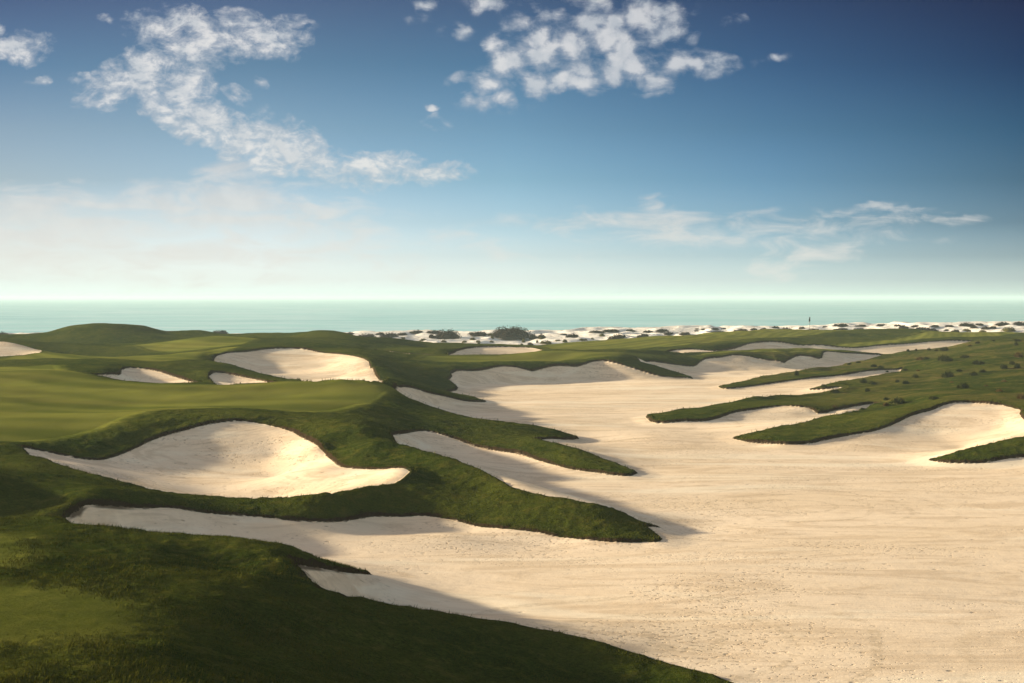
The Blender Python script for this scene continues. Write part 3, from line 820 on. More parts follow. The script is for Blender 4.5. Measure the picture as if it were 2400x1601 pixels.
def ground_material():
    m, w, b, out = new_mat('turf_and_sand')
    geo = w.n('ShaderNodeNewGeometry')
    pos = geo.outputs['Position']
    asd = w.n('ShaderNodeAttribute', attribute_name='sd').outputs['Fac']
    amo = w.n('ShaderNodeAttribute', attribute_name='mown').outputs['Fac']
    scr = w.n('ShaderNodeAttribute', attribute_name='scrub').outputs['Fac']
    edge = w.math('MULTIPLY', w.math('SUBTRACT', w.noise(pos, 9.0, 4, 0.65), 0.5), 0.16)
    edge2 = w.math('MULTIPLY', w.math('SUBTRACT', w.noise(pos, 1.6, 3, 0.6), 0.5), 0.12)
    sdn = w.math('ADD', asd, w.math('ADD', edge, edge2))
    sand = w.ss(sdn, 0.0, 0.03)

    # --- sand
    big = w.noise(w.mapping(pos, sc=(0.06, 0.16, 0.1)), 1.0, 4, 0.55, 0.6)
    fine = w.noise(pos, 14.0, 4, 0.7)
    streak = w.noise(w.mapping(pos, rot=(0, 0, R(8)), sc=(0.32, 2.6, 1)), 1.0, 5, 0.65, 0.8)
    sc1 = w.mix(w.ss(big, 0.3, 0.7), (0.81, 0.64, 0.452), (0.89, 0.72, 0.535))
    sc1 = w.mix(w.math('MULTIPLY', w.ss(streak, 0.52, 0.75), 0.30), sc1, (0.58, 0.46, 0.32))
    sc1 = w.mix(w.math('MULTIPLY', w.ss(fine, 0.62, 0.8), 0.28), sc1, (0.50, 0.40, 0.28))
    # footprints and scuffs: small dents in drifts
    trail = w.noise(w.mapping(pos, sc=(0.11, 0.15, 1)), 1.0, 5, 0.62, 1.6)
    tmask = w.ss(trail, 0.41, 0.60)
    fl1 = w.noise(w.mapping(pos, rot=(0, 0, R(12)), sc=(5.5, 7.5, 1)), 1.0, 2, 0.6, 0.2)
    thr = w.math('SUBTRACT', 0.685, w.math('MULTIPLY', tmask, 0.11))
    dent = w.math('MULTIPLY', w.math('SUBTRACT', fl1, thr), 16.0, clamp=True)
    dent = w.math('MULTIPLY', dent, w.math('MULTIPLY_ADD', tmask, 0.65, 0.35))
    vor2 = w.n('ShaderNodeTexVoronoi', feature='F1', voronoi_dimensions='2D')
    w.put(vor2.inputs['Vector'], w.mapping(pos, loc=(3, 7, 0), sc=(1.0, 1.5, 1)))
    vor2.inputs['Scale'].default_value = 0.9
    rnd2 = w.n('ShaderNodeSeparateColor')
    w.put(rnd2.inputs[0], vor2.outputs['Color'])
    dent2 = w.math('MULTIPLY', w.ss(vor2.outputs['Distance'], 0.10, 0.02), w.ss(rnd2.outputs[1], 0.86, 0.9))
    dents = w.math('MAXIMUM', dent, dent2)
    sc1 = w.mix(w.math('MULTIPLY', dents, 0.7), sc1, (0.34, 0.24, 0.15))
    grit = w.noise(pos, 6.5, 5, 0.75)
    sc1 = w.mix(w.math('MULTIPLY', w.ss(grit, 0.50, 0.68), w.math('MULTIPLY_ADD', tmask, 0.32, 0.12)), sc1, (0.52, 0.40, 0.27))
    swell = w.noise(w.mapping(pos, rot=(0, 0, R(-16)), sc=(0.13, 0.36, 1)), 1.0, 6, 0.64, 2.6)
    sc1 = w.mix(w.math('MULTIPLY', w.ss(swell, 0.46, 0.62), 0.55), sc1, (0.60, 0.45, 0.30))
    pale = w.noise(w.mapping(pos, loc=(40, 3, 0), rot=(0, 0, R(10)), sc=(0.05, 0.22, 1)), 1.0, 4, 0.6, 1.0)
    sc1 = w.mix(w.math('MULTIPLY', w.ss(pale, 0.52, 0.66), 0.55), sc1, (0.93, 0.82, 0.64))
    # rake lines that curl round
    wv = w.n('ShaderNodeTexWave', wave_type='RINGS', rings_direction='Z', wave_profile='SIN')
    w.put(wv.inputs['Vector'], w.mapping(pos, loc=(-9.0, -47.0, 0), sc=(0.55, 0.9, 0)))
    wv.inputs['Scale'].default_value = 1.25
    wv.inputs['Distortion'].default_value = 7.0
    wv.inputs['Detail'].default_value = 3.0
    wv.inputs['Detail Scale'].default_value = 0.35
    rakem = w.ss(w.noise(w.mapping(pos, sc=(0.12, 0.12, 1)), 1.0, 3, 0.5), 0.46, 0.6)
    rake = w.math('MULTIPLY', wv.outputs['Fac'], rakem)
    sc1 = w.mix(w.math('MULTIPLY', rake, 0.13), sc1, (0.52, 0.41, 0.28))
    # wheel tracks of the raking machine, loops on the open sand
    for (cx_, cy_, sx_, seed_) in ((4.0, 33.0, 0.30, 2.0), (11.0, 55.0, 0.34, 5.0), (6.0, 88.0, 0.16, 9.0)):
        wv2 = w.n('ShaderNodeTexWave', wave_type='RINGS', rings_direction='Z', wave_profile='SIN')
        w.put(wv2.inputs['Vector'], w.mapping(pos, loc=(-cx_ * sx_, -cy_ * sx_, seed_), sc=(sx_, sx_, 0)))
        wv2.inputs['Scale'].default_value = 0.55
        wv2.inputs['Distortion'].default_value = 11.0
        wv2.inputs['Detail'].default_value = 2.0
        wv2.inputs['Detail Scale'].default_value = 0.5
        d_ = w.vmath('DISTANCE', pos, (cx_, cy_, 0))
        line = w.math('MULTIPLY', w.ss(wv2.outputs['Fac'], 0.90, 0.99), w.ss(d_, 3.2 / sx_, 1.2 / sx_))
        line = w.math('MULTIPLY', line, w.ss(grit, 0.40, 0.58))
        sc1 = w.mix(w.math('MULTIPLY', w.math('MULTIPLY', line, w.ss(swell, 0.38, 0.52)), 0.55), sc1, (0.50, 0.39, 0.26))

    # --- turf
    n_big = w.noise(w.mapping(pos, sc=(0.10, 0.14, 0.1)), 1.0, 4, 0.6, 0.5)
    n_mid = w.noise(pos, 1.7, 4, 0.65, 0.3)
    n_fine = w.noise(w.mapping(pos, rot=(0, 0, R(20)), sc=(1, 1.8, 1)), 11.0, 5, 0.72)
    rough = w.mix(w.ss(n_big, 0.35, 0.65), ROUGH_A, ROUGH_B)
    rough = w.mix(w.math('MULTIPLY', w.ss(n_mid, 0.5, 0.72), 0.55), rough, ROUGH_C)
    rough = w.mix(w.math('MULTIPLY', w.ss(n_fine, 0.42, 0.70), 0.75), rough, w.mix(1.0, rough, (2.0, 1.9, 1.6), 'MULTIPLY'))
    rough = w.mix(w.math('MULTIPLY', w.ss(n_fine, 0.48, 0.30), 0.65), rough, w.mix(1.0, rough, (0.25, 0.26, 0.25), 'MULTIPLY'))
    scrubc = w.mix(w.ss(n_mid, 0.4, 0.65), (0.075, 0.080, 0.018), (0.125, 0.090, 0.032))
    rough = w.mix(w.math('MULTIPLY', scr, w.ss(n_big, 0.42, 0.62)), rough, scrubc)
    # mowing: bands where the blades lie one way or the other
    sx3 = w.n('ShaderNodeSeparateXYZ')
    w.put(sx3.inputs[0], pos)
    xo = w.math('ADD', sx3.outputs[0], 15.0)
    bend = w.math('SUBTRACT', sx3.outputs[1], w.math('MULTIPLY', w.math('MULTIPLY', xo, xo), 0.022))
    bend = w.math('ADD', bend, w.math('MULTIPLY', w.math('SUBTRACT', w.noise(w.mapping(pos, sc=(0.035, 0.035, 0.03)), 1.0, 2, 0.5), 0.5), 22.0))
    band = w.math('SINE', w.math('MULTIPLY', bend, 1.35))
    band2 = w.math('SINE', w.math('MULTIPLY', bend, 0.47))
    bb = w.ss(w.math('ADD', w.math('MULTIPLY', band, 0.6), w.math('MULTIPLY', band2, 0.5)), -0.9, 0.9)
    mown_c = w.mix(bb, MOWN_A, MOWN_B)
    mown_c = w.mix(w.math('MULTIPLY', w.ss(n_big, 0.4, 0.7), 0.45), mown_c, MOWN_C)
    mown_c = w.mix(w.math('MULTIPLY', w.ss(w.noise(pos, 22.0, 3, 0.7), 0.45, 0.7), 0.25), mown_c, (0.05, 0.055, 0.012))
    mo = w.ss(w.math('ADD', amo, w.math('MULTIPLY', w.math('SUBTRACT', n_mid, 0.5), 2.0)), -1.3, 0.9)
    turf = w.mix(mo, rough, mown_c)
    # bare soil and roots show in the cut face of a lip
    nz = w.n('ShaderNodeSeparateXYZ')
    w.put(nz.inputs[0], geo.outputs['True Normal'])
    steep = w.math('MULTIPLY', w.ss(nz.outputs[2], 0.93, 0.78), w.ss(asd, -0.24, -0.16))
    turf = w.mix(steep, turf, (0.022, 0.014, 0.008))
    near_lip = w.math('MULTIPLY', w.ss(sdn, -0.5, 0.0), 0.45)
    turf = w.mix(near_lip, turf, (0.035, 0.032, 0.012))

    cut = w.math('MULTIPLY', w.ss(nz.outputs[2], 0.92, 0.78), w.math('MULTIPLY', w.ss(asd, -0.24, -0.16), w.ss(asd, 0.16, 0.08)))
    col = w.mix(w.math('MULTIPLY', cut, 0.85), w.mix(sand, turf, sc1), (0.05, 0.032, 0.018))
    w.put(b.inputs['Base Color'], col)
    b.inputs['Roughness'].default_value = 1.0
    b.inputs['Specular IOR Level'].default_value = 0.0
    # --- bump
    hs = w.math('ADD', w.math('MULTIPLY', fine, 0.007), w.math('MULTIPLY', swell, 0.03))
    hs = w.math('SUBTRACT', hs, w.math('MULTIPLY', dents, 0.02))
    hs = w.math('ADD', hs, w.math('MULTIPLY', rake, 0.0015))
    hs = w.math('ADD', hs, w.math('MULTIPLY', w.noise(pos, 3.2, 4, 0.6), 0.007))
    mo_h = w.ss(amo, -0.3, 0.4, 1.0, 0.12)
    ht = w.math('MULTIPLY', w.math('ADD', w.math('MULTIPLY', n_fine, 0.11), w.math('MULTIPLY', n_mid, 0.19)), mo_h)
    hh = w.n('ShaderNodeMix', data_type='FLOAT')
    w.put(hh.inputs[0], sand)
    w.put(hh.inputs[2], ht)
    w.put(hh.inputs[3], hs)
    bp = w.n('ShaderNodeBump')
    bp.inputs['Strength'].default_value = 0.8
    bp.inputs['Distance'].default_value = 1.0
    w.put(bp.inputs['Height'], hh.outputs[0])
    w.put(b.inputs['Normal'], bp.outputs[0])
    return m


ROUGH_A = (0.026, 0.040, 0.006)
ROUGH_B = (0.055, 0.065, 0.010)
ROUGH_C = (0.085, 0.066, 0.014)
MOWN_A = (0.108, 0.124, 0.019)
MOWN_B = (0.195, 0.200, 0.036)
MOWN_C = (0.165, 0.145, 0.034)
M_GROUND = ground_material()


def leaf_material(name, ca, cb, cc):
    m, w, b, out = new_mat(name)
    geo = w.n('ShaderNodeNewGeometry')
    oi = w.n('ShaderNodeObjectInfo')
    n = w.noise(geo.outputs['Position'], 2.3, 3, 0.6)
    c = w.mix(w.ss(n, 0.38, 0.62), ca, cb)
    c = w.mix(w.math('MULTIPLY', geo.outputs['Random Per Island'], 0.6), c, cc)
    c = w.mix(w.math('MULTIPLY', oi.outputs['Random'], 0.35), c, w.mix(1.0, c, (1.5, 1.3, 1.2), 'MULTIPLY'))
    w.put(b.inputs['Base Color'], c)
    b.inputs['Roughness'].default_value = 0.8
    b.inputs['Specular IOR Level'].default_value = 0.0
    return m


M_DARK = leaf_material('saltbush_leaf', (0.016, 0.011, 0.007), (0.035, 0.024, 0.016), (0.06, 0.045, 0.03))
M_OLIVE = leaf_material('olive_leaf', (0.050, 0.048, 0.010), (0.085, 0.075, 0.018), (0.12, 0.10, 0.03))
M_TUFT = leaf_material('tussock_leaf', (0.022, 0.032, 0.008), (0.045, 0.055, 0.014), (0.075, 0.080, 0.024))
M_RUST = leaf_material('dry_tussock_leaf', (0.08, 0.055, 0.018), (0.12, 0.08, 0.028), (0.09, 0.085, 0.03))


def beach_material():
    m, w, b, out = new_mat('dune_sand')
    pos = w.n('ShaderNodeNewGeometry').outputs['Position']
    n = w.noise(pos, 0.35, 4, 0.6)
    lit = w.noise(pos, 0.9, 5, 0.7)
    c = w.mix(w.ss(n, 0.35, 0.65), (0.90, 0.85, 0.77), (0.82, 0.75, 0.66))
    c = w.mix(w.math('MULTIPLY', w.ss(lit, 0.56, 0.66), 0.75), c, (0.20, 0.15, 0.08))
    w.put(b.inputs['Base Color'], c)
    b.inputs['Roughness'].default_value = 0.95
    b.inputs['Specular IOR Level'].default_value = 0.1
    bp = w.n('ShaderNodeBump')
    bp.inputs['Distance'].default_value = 0.15
    w.put(bp.inputs['Height'], w.noise(pos, 2.0, 4, 0.6))
    w.put(b.inputs['Normal'], bp.outputs[0])
    return m


def sea_material():
    m, w, b, out = new_mat('sea_water')
    pos = w.n('ShaderNodeNewGeometry').outputs['Position']
    n1 = w.noise(w.mapping(pos, sc=(0.004, 0.016, 1)), 1.0, 5, 0.6, 0.5)
    n2 = w.noise(w.mapping(pos, rot=(0, 0, R(-4)), sc=(0.020, 0.032, 1)), 1.0, 6, 0.68, 0.3)
    c = w.mix(w.ss(n1, 0.38, 0.64), SEA_A, SEA_B)
    c = w.mix(w.math('MULTIPLY', w.ss(n2, 0.42, 0.62), 0.7), c, SEA_C)
    n4 = w.noise(w.mapping(pos, loc=(50, 9, 0), rot=(0, 0, R(5)), sc=(0.010, 0.018, 1)), 1.0, 6, 0.68, 0.4)
    c = w.mix(w.math('MULTIPLY', w.ss(n4, 0.55, 0.35), 0.5), c, (0.22, 0.56, 0.55))
    foam = w.noise(w.mapping(pos, sc=(0.12, 0.09, 1)), 1.0, 5, 0.75)
    c = w.mix(w.math('MULTIPLY', w.ss(foam, 0.62, 0.72), 0.7), c, (0.8, 0.85, 0.83))
    w.put(b.inputs['Base Color'], c)
    b.inputs['Roughness'].default_value = 0.32
    b.inputs['IOR'].default_value = 1.33
    b.inputs['Specular IOR Level'].default_value = 0.5
    bp = w.n('ShaderNodeBump')
    bp.inputs['Strength'].default_value = 0.6
    bp.inputs['Distance'].default_value = 0.5
    w.put(bp.inputs['Height'], w.math('ADD', n2, w.math('MULTIPLY', foam, 0.4)))
    w.put(b.inputs['Normal'], bp.outputs[0])
    return m


SEA_A = (0.40, 0.74, 0.70)
SEA_B = (0.47, 0.79, 0.75)
SEA_C = (0.70, 0.90, 0.87)

# ------------------------------------------------------------------ object helpers
def make_mesh(name, V, Fc, mat, smooth=True, attrs=None):
    """V (n,3) floats, Fc (m,k) ints with k = 3 or 4"""
    me = bpy.data.meshes.new(name)
    V = np.asarray(V, dtype=np.float32)
    Fc = np.asarray(Fc, dtype=np.int32)
    k = Fc.shape[1]
    me.vertices.add(len(V))
    me.vertices.foreach_set('co', V.ravel())
    me.loops.add(len(Fc) * k)
    me.loops.foreach_set('vertex_index', Fc.ravel())
    me.polygons.add(len(Fc))
    me.polygons.foreach_set('loop_start', np.arange(0, len(Fc) * k, k, dtype=np.int32))
    if smooth:
        me.polygons.foreach_set('use_smooth', np.ones(len(Fc), dtype=bool))
    for an, av in (attrs or {}).items():
        at = me.attributes.new(an, 'FLOAT', 'POINT')
        at.data.foreach_set('value', np.asarray(av, dtype=np.float32))
    me.update(calc_edges=True)
    me.materials.append(mat)
    return me


def link(name, me, parent=None, loc=(0, 0, 0), **props):
    o = bpy.data.objects.new(name, me)
    COL.objects.link(o)
    o.location = loc
    if parent is not None:
        o.parent = parent
    for k, v in props.items():
        o[k] = v
    return o


# ------------------------------------------------------------------ the course
# widen the surveyed fan on both sides and behind the camera so that nothing ends near the frame
def build_course():
    nr, nc = Z.shape
    ext = np.array([60, 180, 420, 900, 1800, 3600.0])
    ul = us[0] - ext[::-1]
    ur = us[-1] + ext
    Xl = (ul[None, :] - U0) / F * YG[:, :1]
    Xr = (ur[None, :] - U0) / F * YG[:, :1]

    def box(a, k=25):
        p = np.pad(a, k, mode='edge')
        return np.convolve(p, np.ones(2 * k + 1) / (2 * k + 1), 'valid')
    zl, zr = box(Z[:, 0]), box(Z[:, -1])
    wgt = np.clip(ext / 420.0, 0, 1)
    Zl = Z[:, :1] * (1 - wgt[::-1][None, :]) + zl[:, None] * wgt[::-1][None, :]
    Zr = Z[:, -1:] * (1 - wgt[None, :]) + zr[:, None] * wgt[None, :]
    X = np.concatenate([Xl, XG, Xr], 1)
    Yv = np.concatenate([np.repeat(YG[:, :1], 6, 1), YG, np.repeat(YG[:, :1], 6, 1)], 1)
    Zz = np.concatenate([Zl, Z, Zr], 1)
    Sd = np.concatenate([np.repeat(sd[:, :1], 6, 1), sd, np.repeat(sd[:, -1:], 6, 1)], 1)
    Mo = np.concatenate([np.repeat(mown[:, :1], 6, 1), mown, np.repeat(mown[:, -1:], 6, 1)], 1)
    Rg = np.concatenate([np.repeat(region[:, :1], 6, 1), region, np.repeat(region[:, -1:], 6, 1)], 1)
    # strips nearer than the survey
    ny = np.array([-60, -35, -18, -8, -2, 3, 6.0])
    Xn = np.repeat(X[:1], len(ny), 0) * (1 + (8.5 - ny)[:, None] * 0.15)
    Yn = np.repeat(ny[:, None], X.shape[1], 1)
    Zn = Zz[:1] + (8.5 - ny)[:, None] * 0.22 * np.exp(-np.abs(ny[:, None]) / 60)
    Zn = np.minimum(Zn, 6.2)
    X = np.concatenate([Xn, X]); Yv = np.concatenate([Yn, Yv]); Zz = np.concatenate([Zn, Zz])
    Sd = np.concatenate([np.full(Xn.shape, -1.6), Sd])
    Mo = np.concatenate([np.full(Xn.shape, -3.0), Mo])
    Rg = np.concatenate([np.full(Xn.shape, -1, dtype=np.int16), Rg])
    nr, nc = X.shape
    V = np.stack([X, Yv, Zz], -1).reshape(-1, 3)
    vi = np.arange(nr * nc).reshape(nr, nc)
    Fq = np.stack([vi[:-1, :-1], vi[:-1, 1:], vi[1:, 1:], vi[1:, :-1]], -1).reshape(-1, 4)
    fr = Rg.reshape(-1)[Fq]
    # a face belongs to the sand when most of its corners do
    cnt = (fr >= 0).sum(1)
    freg = np.where(cnt >= 3, fr.max(1), -1)
    scrub = (smooth(X, 14, 34) * smooth(Yv, 80, 100) * (1 - smooth(Yv, 178, 182))).reshape(-1)
    sdf, mof = Sd.reshape(-1), Mo.reshape(-1)
    SN = {'waste': ('waste_bunker', 'sprawling pale sand waste area with green tongues reaching into it'),
          'big': ('sand_bunker', 'deep leaf-shaped sand bunker in the left foreground mound'),
          'pair_left': ('sand_bunker', 'small sand bunker under the left half of the fairway crest'),
          'pair_right': ('sand_bunker', 'smallest wedge of sand beside the big far bowl'),
          'far_bowl': ('sand_bunker', 'wide sand bowl behind the main fairway crest'),
          'edge': ('sand_bunker', 'sand bunker cut by the left edge of the photo'),
          'sliver': ('sand_bunker', 'thin sliver of sand between two dark far mounds'),
          'flat': ('sand_bunker', 'flat oval far bunker just below the white dunes'),
          'long': ('sand_bunker', 'long low bunker in front of the green with the flag')}
    for k in range(-1, len(names)):
        sel = Fq[freg == k]
        if not len(sel):
            continue
        used, inv = np.unique(sel, return_inverse=True)
        nm, lab = ('turf_ground', 'rolling green turf of a golf course with rough and mown fairway') if k < 0 else SN[names[k]]
        me = make_mesh(nm, V[used], inv.reshape(-1, 4), M_GROUND, True, {'sd': sdf[used], 'mown': mof[used], 'scrub': scrub[used]})
        link(nm, me, kind='structure', label=lab)


build_course()

# ------------------------------------------------------------------ white dunes by the sea
def dune_height(x, y):
    u = U0 + x / y * F
    cv = np.interp(u, [-400, 750, 850, 1000, 1200, 1400, 1600, 1800, 2000, 2200, 2400, 2900], [785, 786, 781, 778, 776, 774, 770, 767, 761, 760, 757, 752])
    crest = CAMZ - (cv - V0) * 318 / F - 0.25
    trough = np.interp(u, [0, 1150, 1600, 2400], [-0.75, -0.55, -0.4, 0.0])
    t = smooth(y, 243, 312)
    z = trough + (crest - trough) * t
    fall = smooth(y, 322, 352)
    z = z * (1 - fall) + (-1.4) * fall
    hum = 1 - np.abs(fbm(x / 9.0, y / 13.0, 3, 201, 0.45)) * 2.2
    z = z + (0.75 * hum + 0.45 * fbm(x / 21.0, y / 16.0, 2, 211)) * smooth(y, 236, 262) * (1 - smooth(y, 318, 345))
    z = z + 0.10 * fbm(x / 2.4, y / 2.4, 2, 221) * (1 - smooth(y, 325, 345))
    return z


du = np.concatenate([[-4000, -2500, -1500, -900, -600], np.arange(-420, 2830, 5.0), [3000, 3300, 3900, 4900, 6400]])
dyy = np.concatenate([np.arange(204, 330, 0.5), np.arange(330, 420, 3.0)])
DY = np.repeat(dyy[:, None], len(du), 1)
DX = (du[None, :] - U0) / F * DY
DZ = dune_height(DX, DY)
vi = np.arange(DZ.size).reshape(DZ.shape)
dF = np.stack([vi[:-1, :-1], vi[:-1, 1:], vi[1:, 1:], vi[1:, :-1]], -1).reshape(-1, 4)
M_BEACH = beach_material()
me = make_mesh('dunes', np.stack([DX, DY, DZ], -1).reshape(-1, 3), dF, M_BEACH)
link('beach_dunes', me, kind='structure', label='white coastal dunes between the course and the sea')

# ------------------------------------------------------------------ sea
sv = np.array([(-26000, -3000, -1.0), (26000, -3000, -1.0), (26000, 24000, -1.0), (-26000, 24000, -1.0)])
M_SEA = sea_material()
link('sea', make_mesh('sea', sv, [(0, 1, 2, 3)], M_SEA, False), kind='structure', label='pale turquoise sea fading into haze')


def dune_at(u, v):
    ys = np.arange(236, 330, 0.5)
    z = dune_height((u - U0) / F * ys, ys)
    vv = V0 + (CAMZ - z) * F / ys
    run = np.minimum.accumulate(vv)
    k = int(np.argmax(run <= v)) if (run <= v).any() else int(np.argmin(vv))
    return ((u - U0) / F * ys[k], ys[k], float(z[k]))


# ------------------------------------------------------------------ shrubs
def shrub_mesh(name, mat, seed, n, leaf, spiky=False, lobes=4, flat=1.0):
    """a low mound, radius 1 wide and 1 high, made of leaf clumps on short twigs"""
    rg = np.random.RandomState(seed)
    lc = np.stack([rg.uniform(-0.55, 0.55, lobes), rg.uniform(-0.5, 0.5, lobes), np.zeros(lobes)], 1)
    lr = rg.uniform(0.38, 0.62, lobes)
    lh = rg.uniform(0.55, 1.0, lobes)
    lc[0] = 0
    lr[0] = 0.7
    lh[0] = 1.0
    V, Fc = [], []
    for i in range(n):
        k = rg.randint(lobes)
        th, ph = rg.uniform(0, 2 * math.pi), math.asin(rg.uniform(0.0, 1.0))
        rr_ = rg.uniform(0.62, 1.06) if rg.rand() < 0.8 else rg.uniform(0.2, 0.7)
        d = np.array([math.cos(th) * math.cos(ph), math.sin(th) * math.cos(ph), math.sin(ph)])
        p = lc[k] + d * np.array([lr[k], lr[k], lh[k]]) * rr_
        s = leaf * rg.uniform(0.5, 1.3)
        if spiky:
            tip = p + (d * 0.7 + np.array([0, 0, 0.8]) + rg.normal(0, 0.25, 3)) * s * 2.0
            side = np.cross(d, rg.normal(0, 1, 3))
            side = side / (np.linalg.norm(side) + 1e-6) * s * 0.30
            b0 = len(V)
            V += [p - side, p + side, tip]
            Fc.append((b0, b0 + 1, b0 + 2))
        else:
            a = rg.normal(0, 1, 3)
            a /= np.linalg.norm(a)
            b_ = np.cross(a, rg.normal(0, 1, 3))
            b_ /= np.linalg.norm(b_)
            b0 = len(V)
            V += [p - a * s, p + b_ * s * 0.7, p + a * s, p - b_ * s * 0.7]
            Fc += [(b0, b0 + 1, b0 + 2), (b0, b0 + 2, b0 + 3)]
    # the dense inside of the bush
    for k in range(lobes):
        b0 = len(V)
        nu, nv = 9, 4
        for j in range(nv + 1):
            for i in range(nu):
                th = 2 * math.pi * i / nu
                ph = (math.pi / 2) * j / nv
                jit = 0.70 + 0.14 * rg.rand()
                V.append(lc[k] + np.array([math.cos(th) * math.cos(ph) * lr[k], math.sin(th) * math.cos(ph) * lr[k], math.sin(ph) * lh[k] - 0.06]) * jit)
        for j in range(nv):
            for i in range(nu):
                a, b_ = b0 + j * nu + i, b0 + j * nu + (i + 1) % nu
                Fc += [(a, b_, b_ + nu), (a, b_ + nu, a + nu)]
    V = np.array(V)
    V[:, 2] *= flat
    return make_mesh(name, V, Fc, mat, False)


DARKS = [shrub_mesh('dark_shrub', M_DARK, 10 + k, 900, 0.10, lobes=5 + k % 3) for k in range(5)]
BIGS = [shrub_mesh('spreading_shrub', M_DARK, 90 + k, 3600, 0.045, lobes=7) for k in range(2)]
OLIVES = [shrub_mesh('cushion_shrub', M_OLIVE, 30 + k, 420, 0.12, lobes=3 + k % 2) for k in range(3)]
TUFTS = [shrub_mesh('grass_tussock', M_TUFT, 50 + k, 900, 0.17, True, lobes=4 + k % 3) for k in range(5)]
RUSTS = [shrub_mesh('dry_tussock', M_RUST, 70 + k, 700, 0.17, True, lobes=4) for k in range(2)]

# (u, v of the foot, width px, height px, kind)  kinds: d dark saltbush, o olive cushion
DUNE = [
    (6, 787, 26, 9, 'd'), (520, 785, 44, 11, 'd'),
    (820, 784, 20, 6, 'd'), (864, 796, 54, 14, 'd'), (890, 785, 22, 6, 'd'), (912, 793, 44, 15, 'd'), (943, 786, 28, 7, 'd'), (977, 782, 38, 8, 'd'), (1016, 781, 32, 8, 'd'),
    (1014, 792, 20, 9, 'd'), (1052, 795, 76, 24, 'd'), (1120, 787, 46, 10, 'd'), (1203, 791, 116, 27, 'd'), (1252, 795, 26, 13, 'd'), (1268, 794, 22, 12, 'd'),
    (944, 795, 19, 5, 'o'), (992, 799, 26, 6, 'o'), (1040, 802, 20, 6, 'o'), (1089, 803, 18, 6, 'o'), (1108, 797, 22, 7, 'o'), (1121, 803, 16, 5, 'o'), (1152, 803, 16, 5, 'o'), (1154, 794, 14, 7, 'o'),
    (1122, 807, 9, 4, 'd'), (1150, 787, 26, 7, 'o'),
    (1227, 803, 11, 10, 'o'), (1222, 810, 9, 5, 'd'), (1242, 808, 16, 6, 'd'), (1259, 804, 9, 7, 'o'), (1284, 805, 34, 8, 'o'), (1268, 795, 14, 6, 'o'), (1307, 800, 20, 4, 'o'), (1324, 803, 17, 8, 'o'),
    (1322, 785, 20, 4, 'd'), (1345, 791, 36, 9, 'd'), (1395, 780, 42, 6, 'd'), (1435, 777, 44, 6, 'd'), (1363, 799, 24, 5, 'o'), (1389, 796, 11, 5, 'o'), (1411, 789, 20, 8, 'o'),
    (1450, 796, 50, 14, 'd'), (1410, 802, 10, 5, 'd'), (1428, 800, 11, 5, 'd'), (1479, 777, 26, 6, 'd'), (1518, 780, 32, 6, 'd'), (1506, 791, 34, 9, 'd'), (1550, 777, 35, 7, 'd'), (1567, 785, 26, 7, 'd'), (1599, 785, 18, 6, 'd'),
    (1350, 806, 8, 4, 'o'), (1374, 806, 8, 4, 'o'),
    (1610, 785, 24, 6, 'd'), (1634, 773, 12, 3, 'd'), (1648, 773, 18, 4, 'd'), (1673, 773, 27, 5, 'd'), (1697, 772, 14, 4, 'd'), (1634, 777, 16, 3, 'd'), (1682, 780, 44, 5, 'd'), (1724, 778, 14, 5, 'd'), (1740, 775, 22, 5, 'd'), (1749, 778, 13, 4, 'd'),
    (1768, 774, 20, 5, 'd'), (1789, 773, 15, 5, 'd'), (1818, 770, 24, 6, 'd'), (1842, 777, 38, 10, 'd'),
    (1881, 771, 16, 5, 'd'), (1906, 777, 44, 8, 'd'), (1971, 766, 36, 9, 'd'), (1932, 768, 15, 4, 'd'), (1969, 773, 40, 4, 'd'),
    (2017, 765, 28, 5, 'd'), (2013, 774, 26, 6, 'd'), (2066, 764, 28, 5, 'd'), (2104, 765, 24, 5, 'd'), (2119, 770, 26, 8, 'd'), (2146, 766, 22, 5, 'd'), (2163, 775, 36, 10, 'd'), (2188, 777, 31, 8, 'd'), (2189, 767, 24, 5, 'd'), (2226, 766, 26, 4, 'd'),
    (2265, 765, 36, 10, 'd'), (2296, 763, 24, 5, 'd'), (2218, 776, 18, 5, 'd'), (2238, 778, 22, 6, 'd'), (2265, 777, 24, 7, 'o'), (2282, 769, 22, 7, 'd'), (2311, 772, 22, 8, 'd'), (2303, 779, 22, 6, 'o'), (2328, 771, 21, 7, 'd'),
    (2352, 763, 40, 8, 'd'), (2390, 763, 36, 10, 'd'), (2364, 777, 44, 10, 'o'),
]
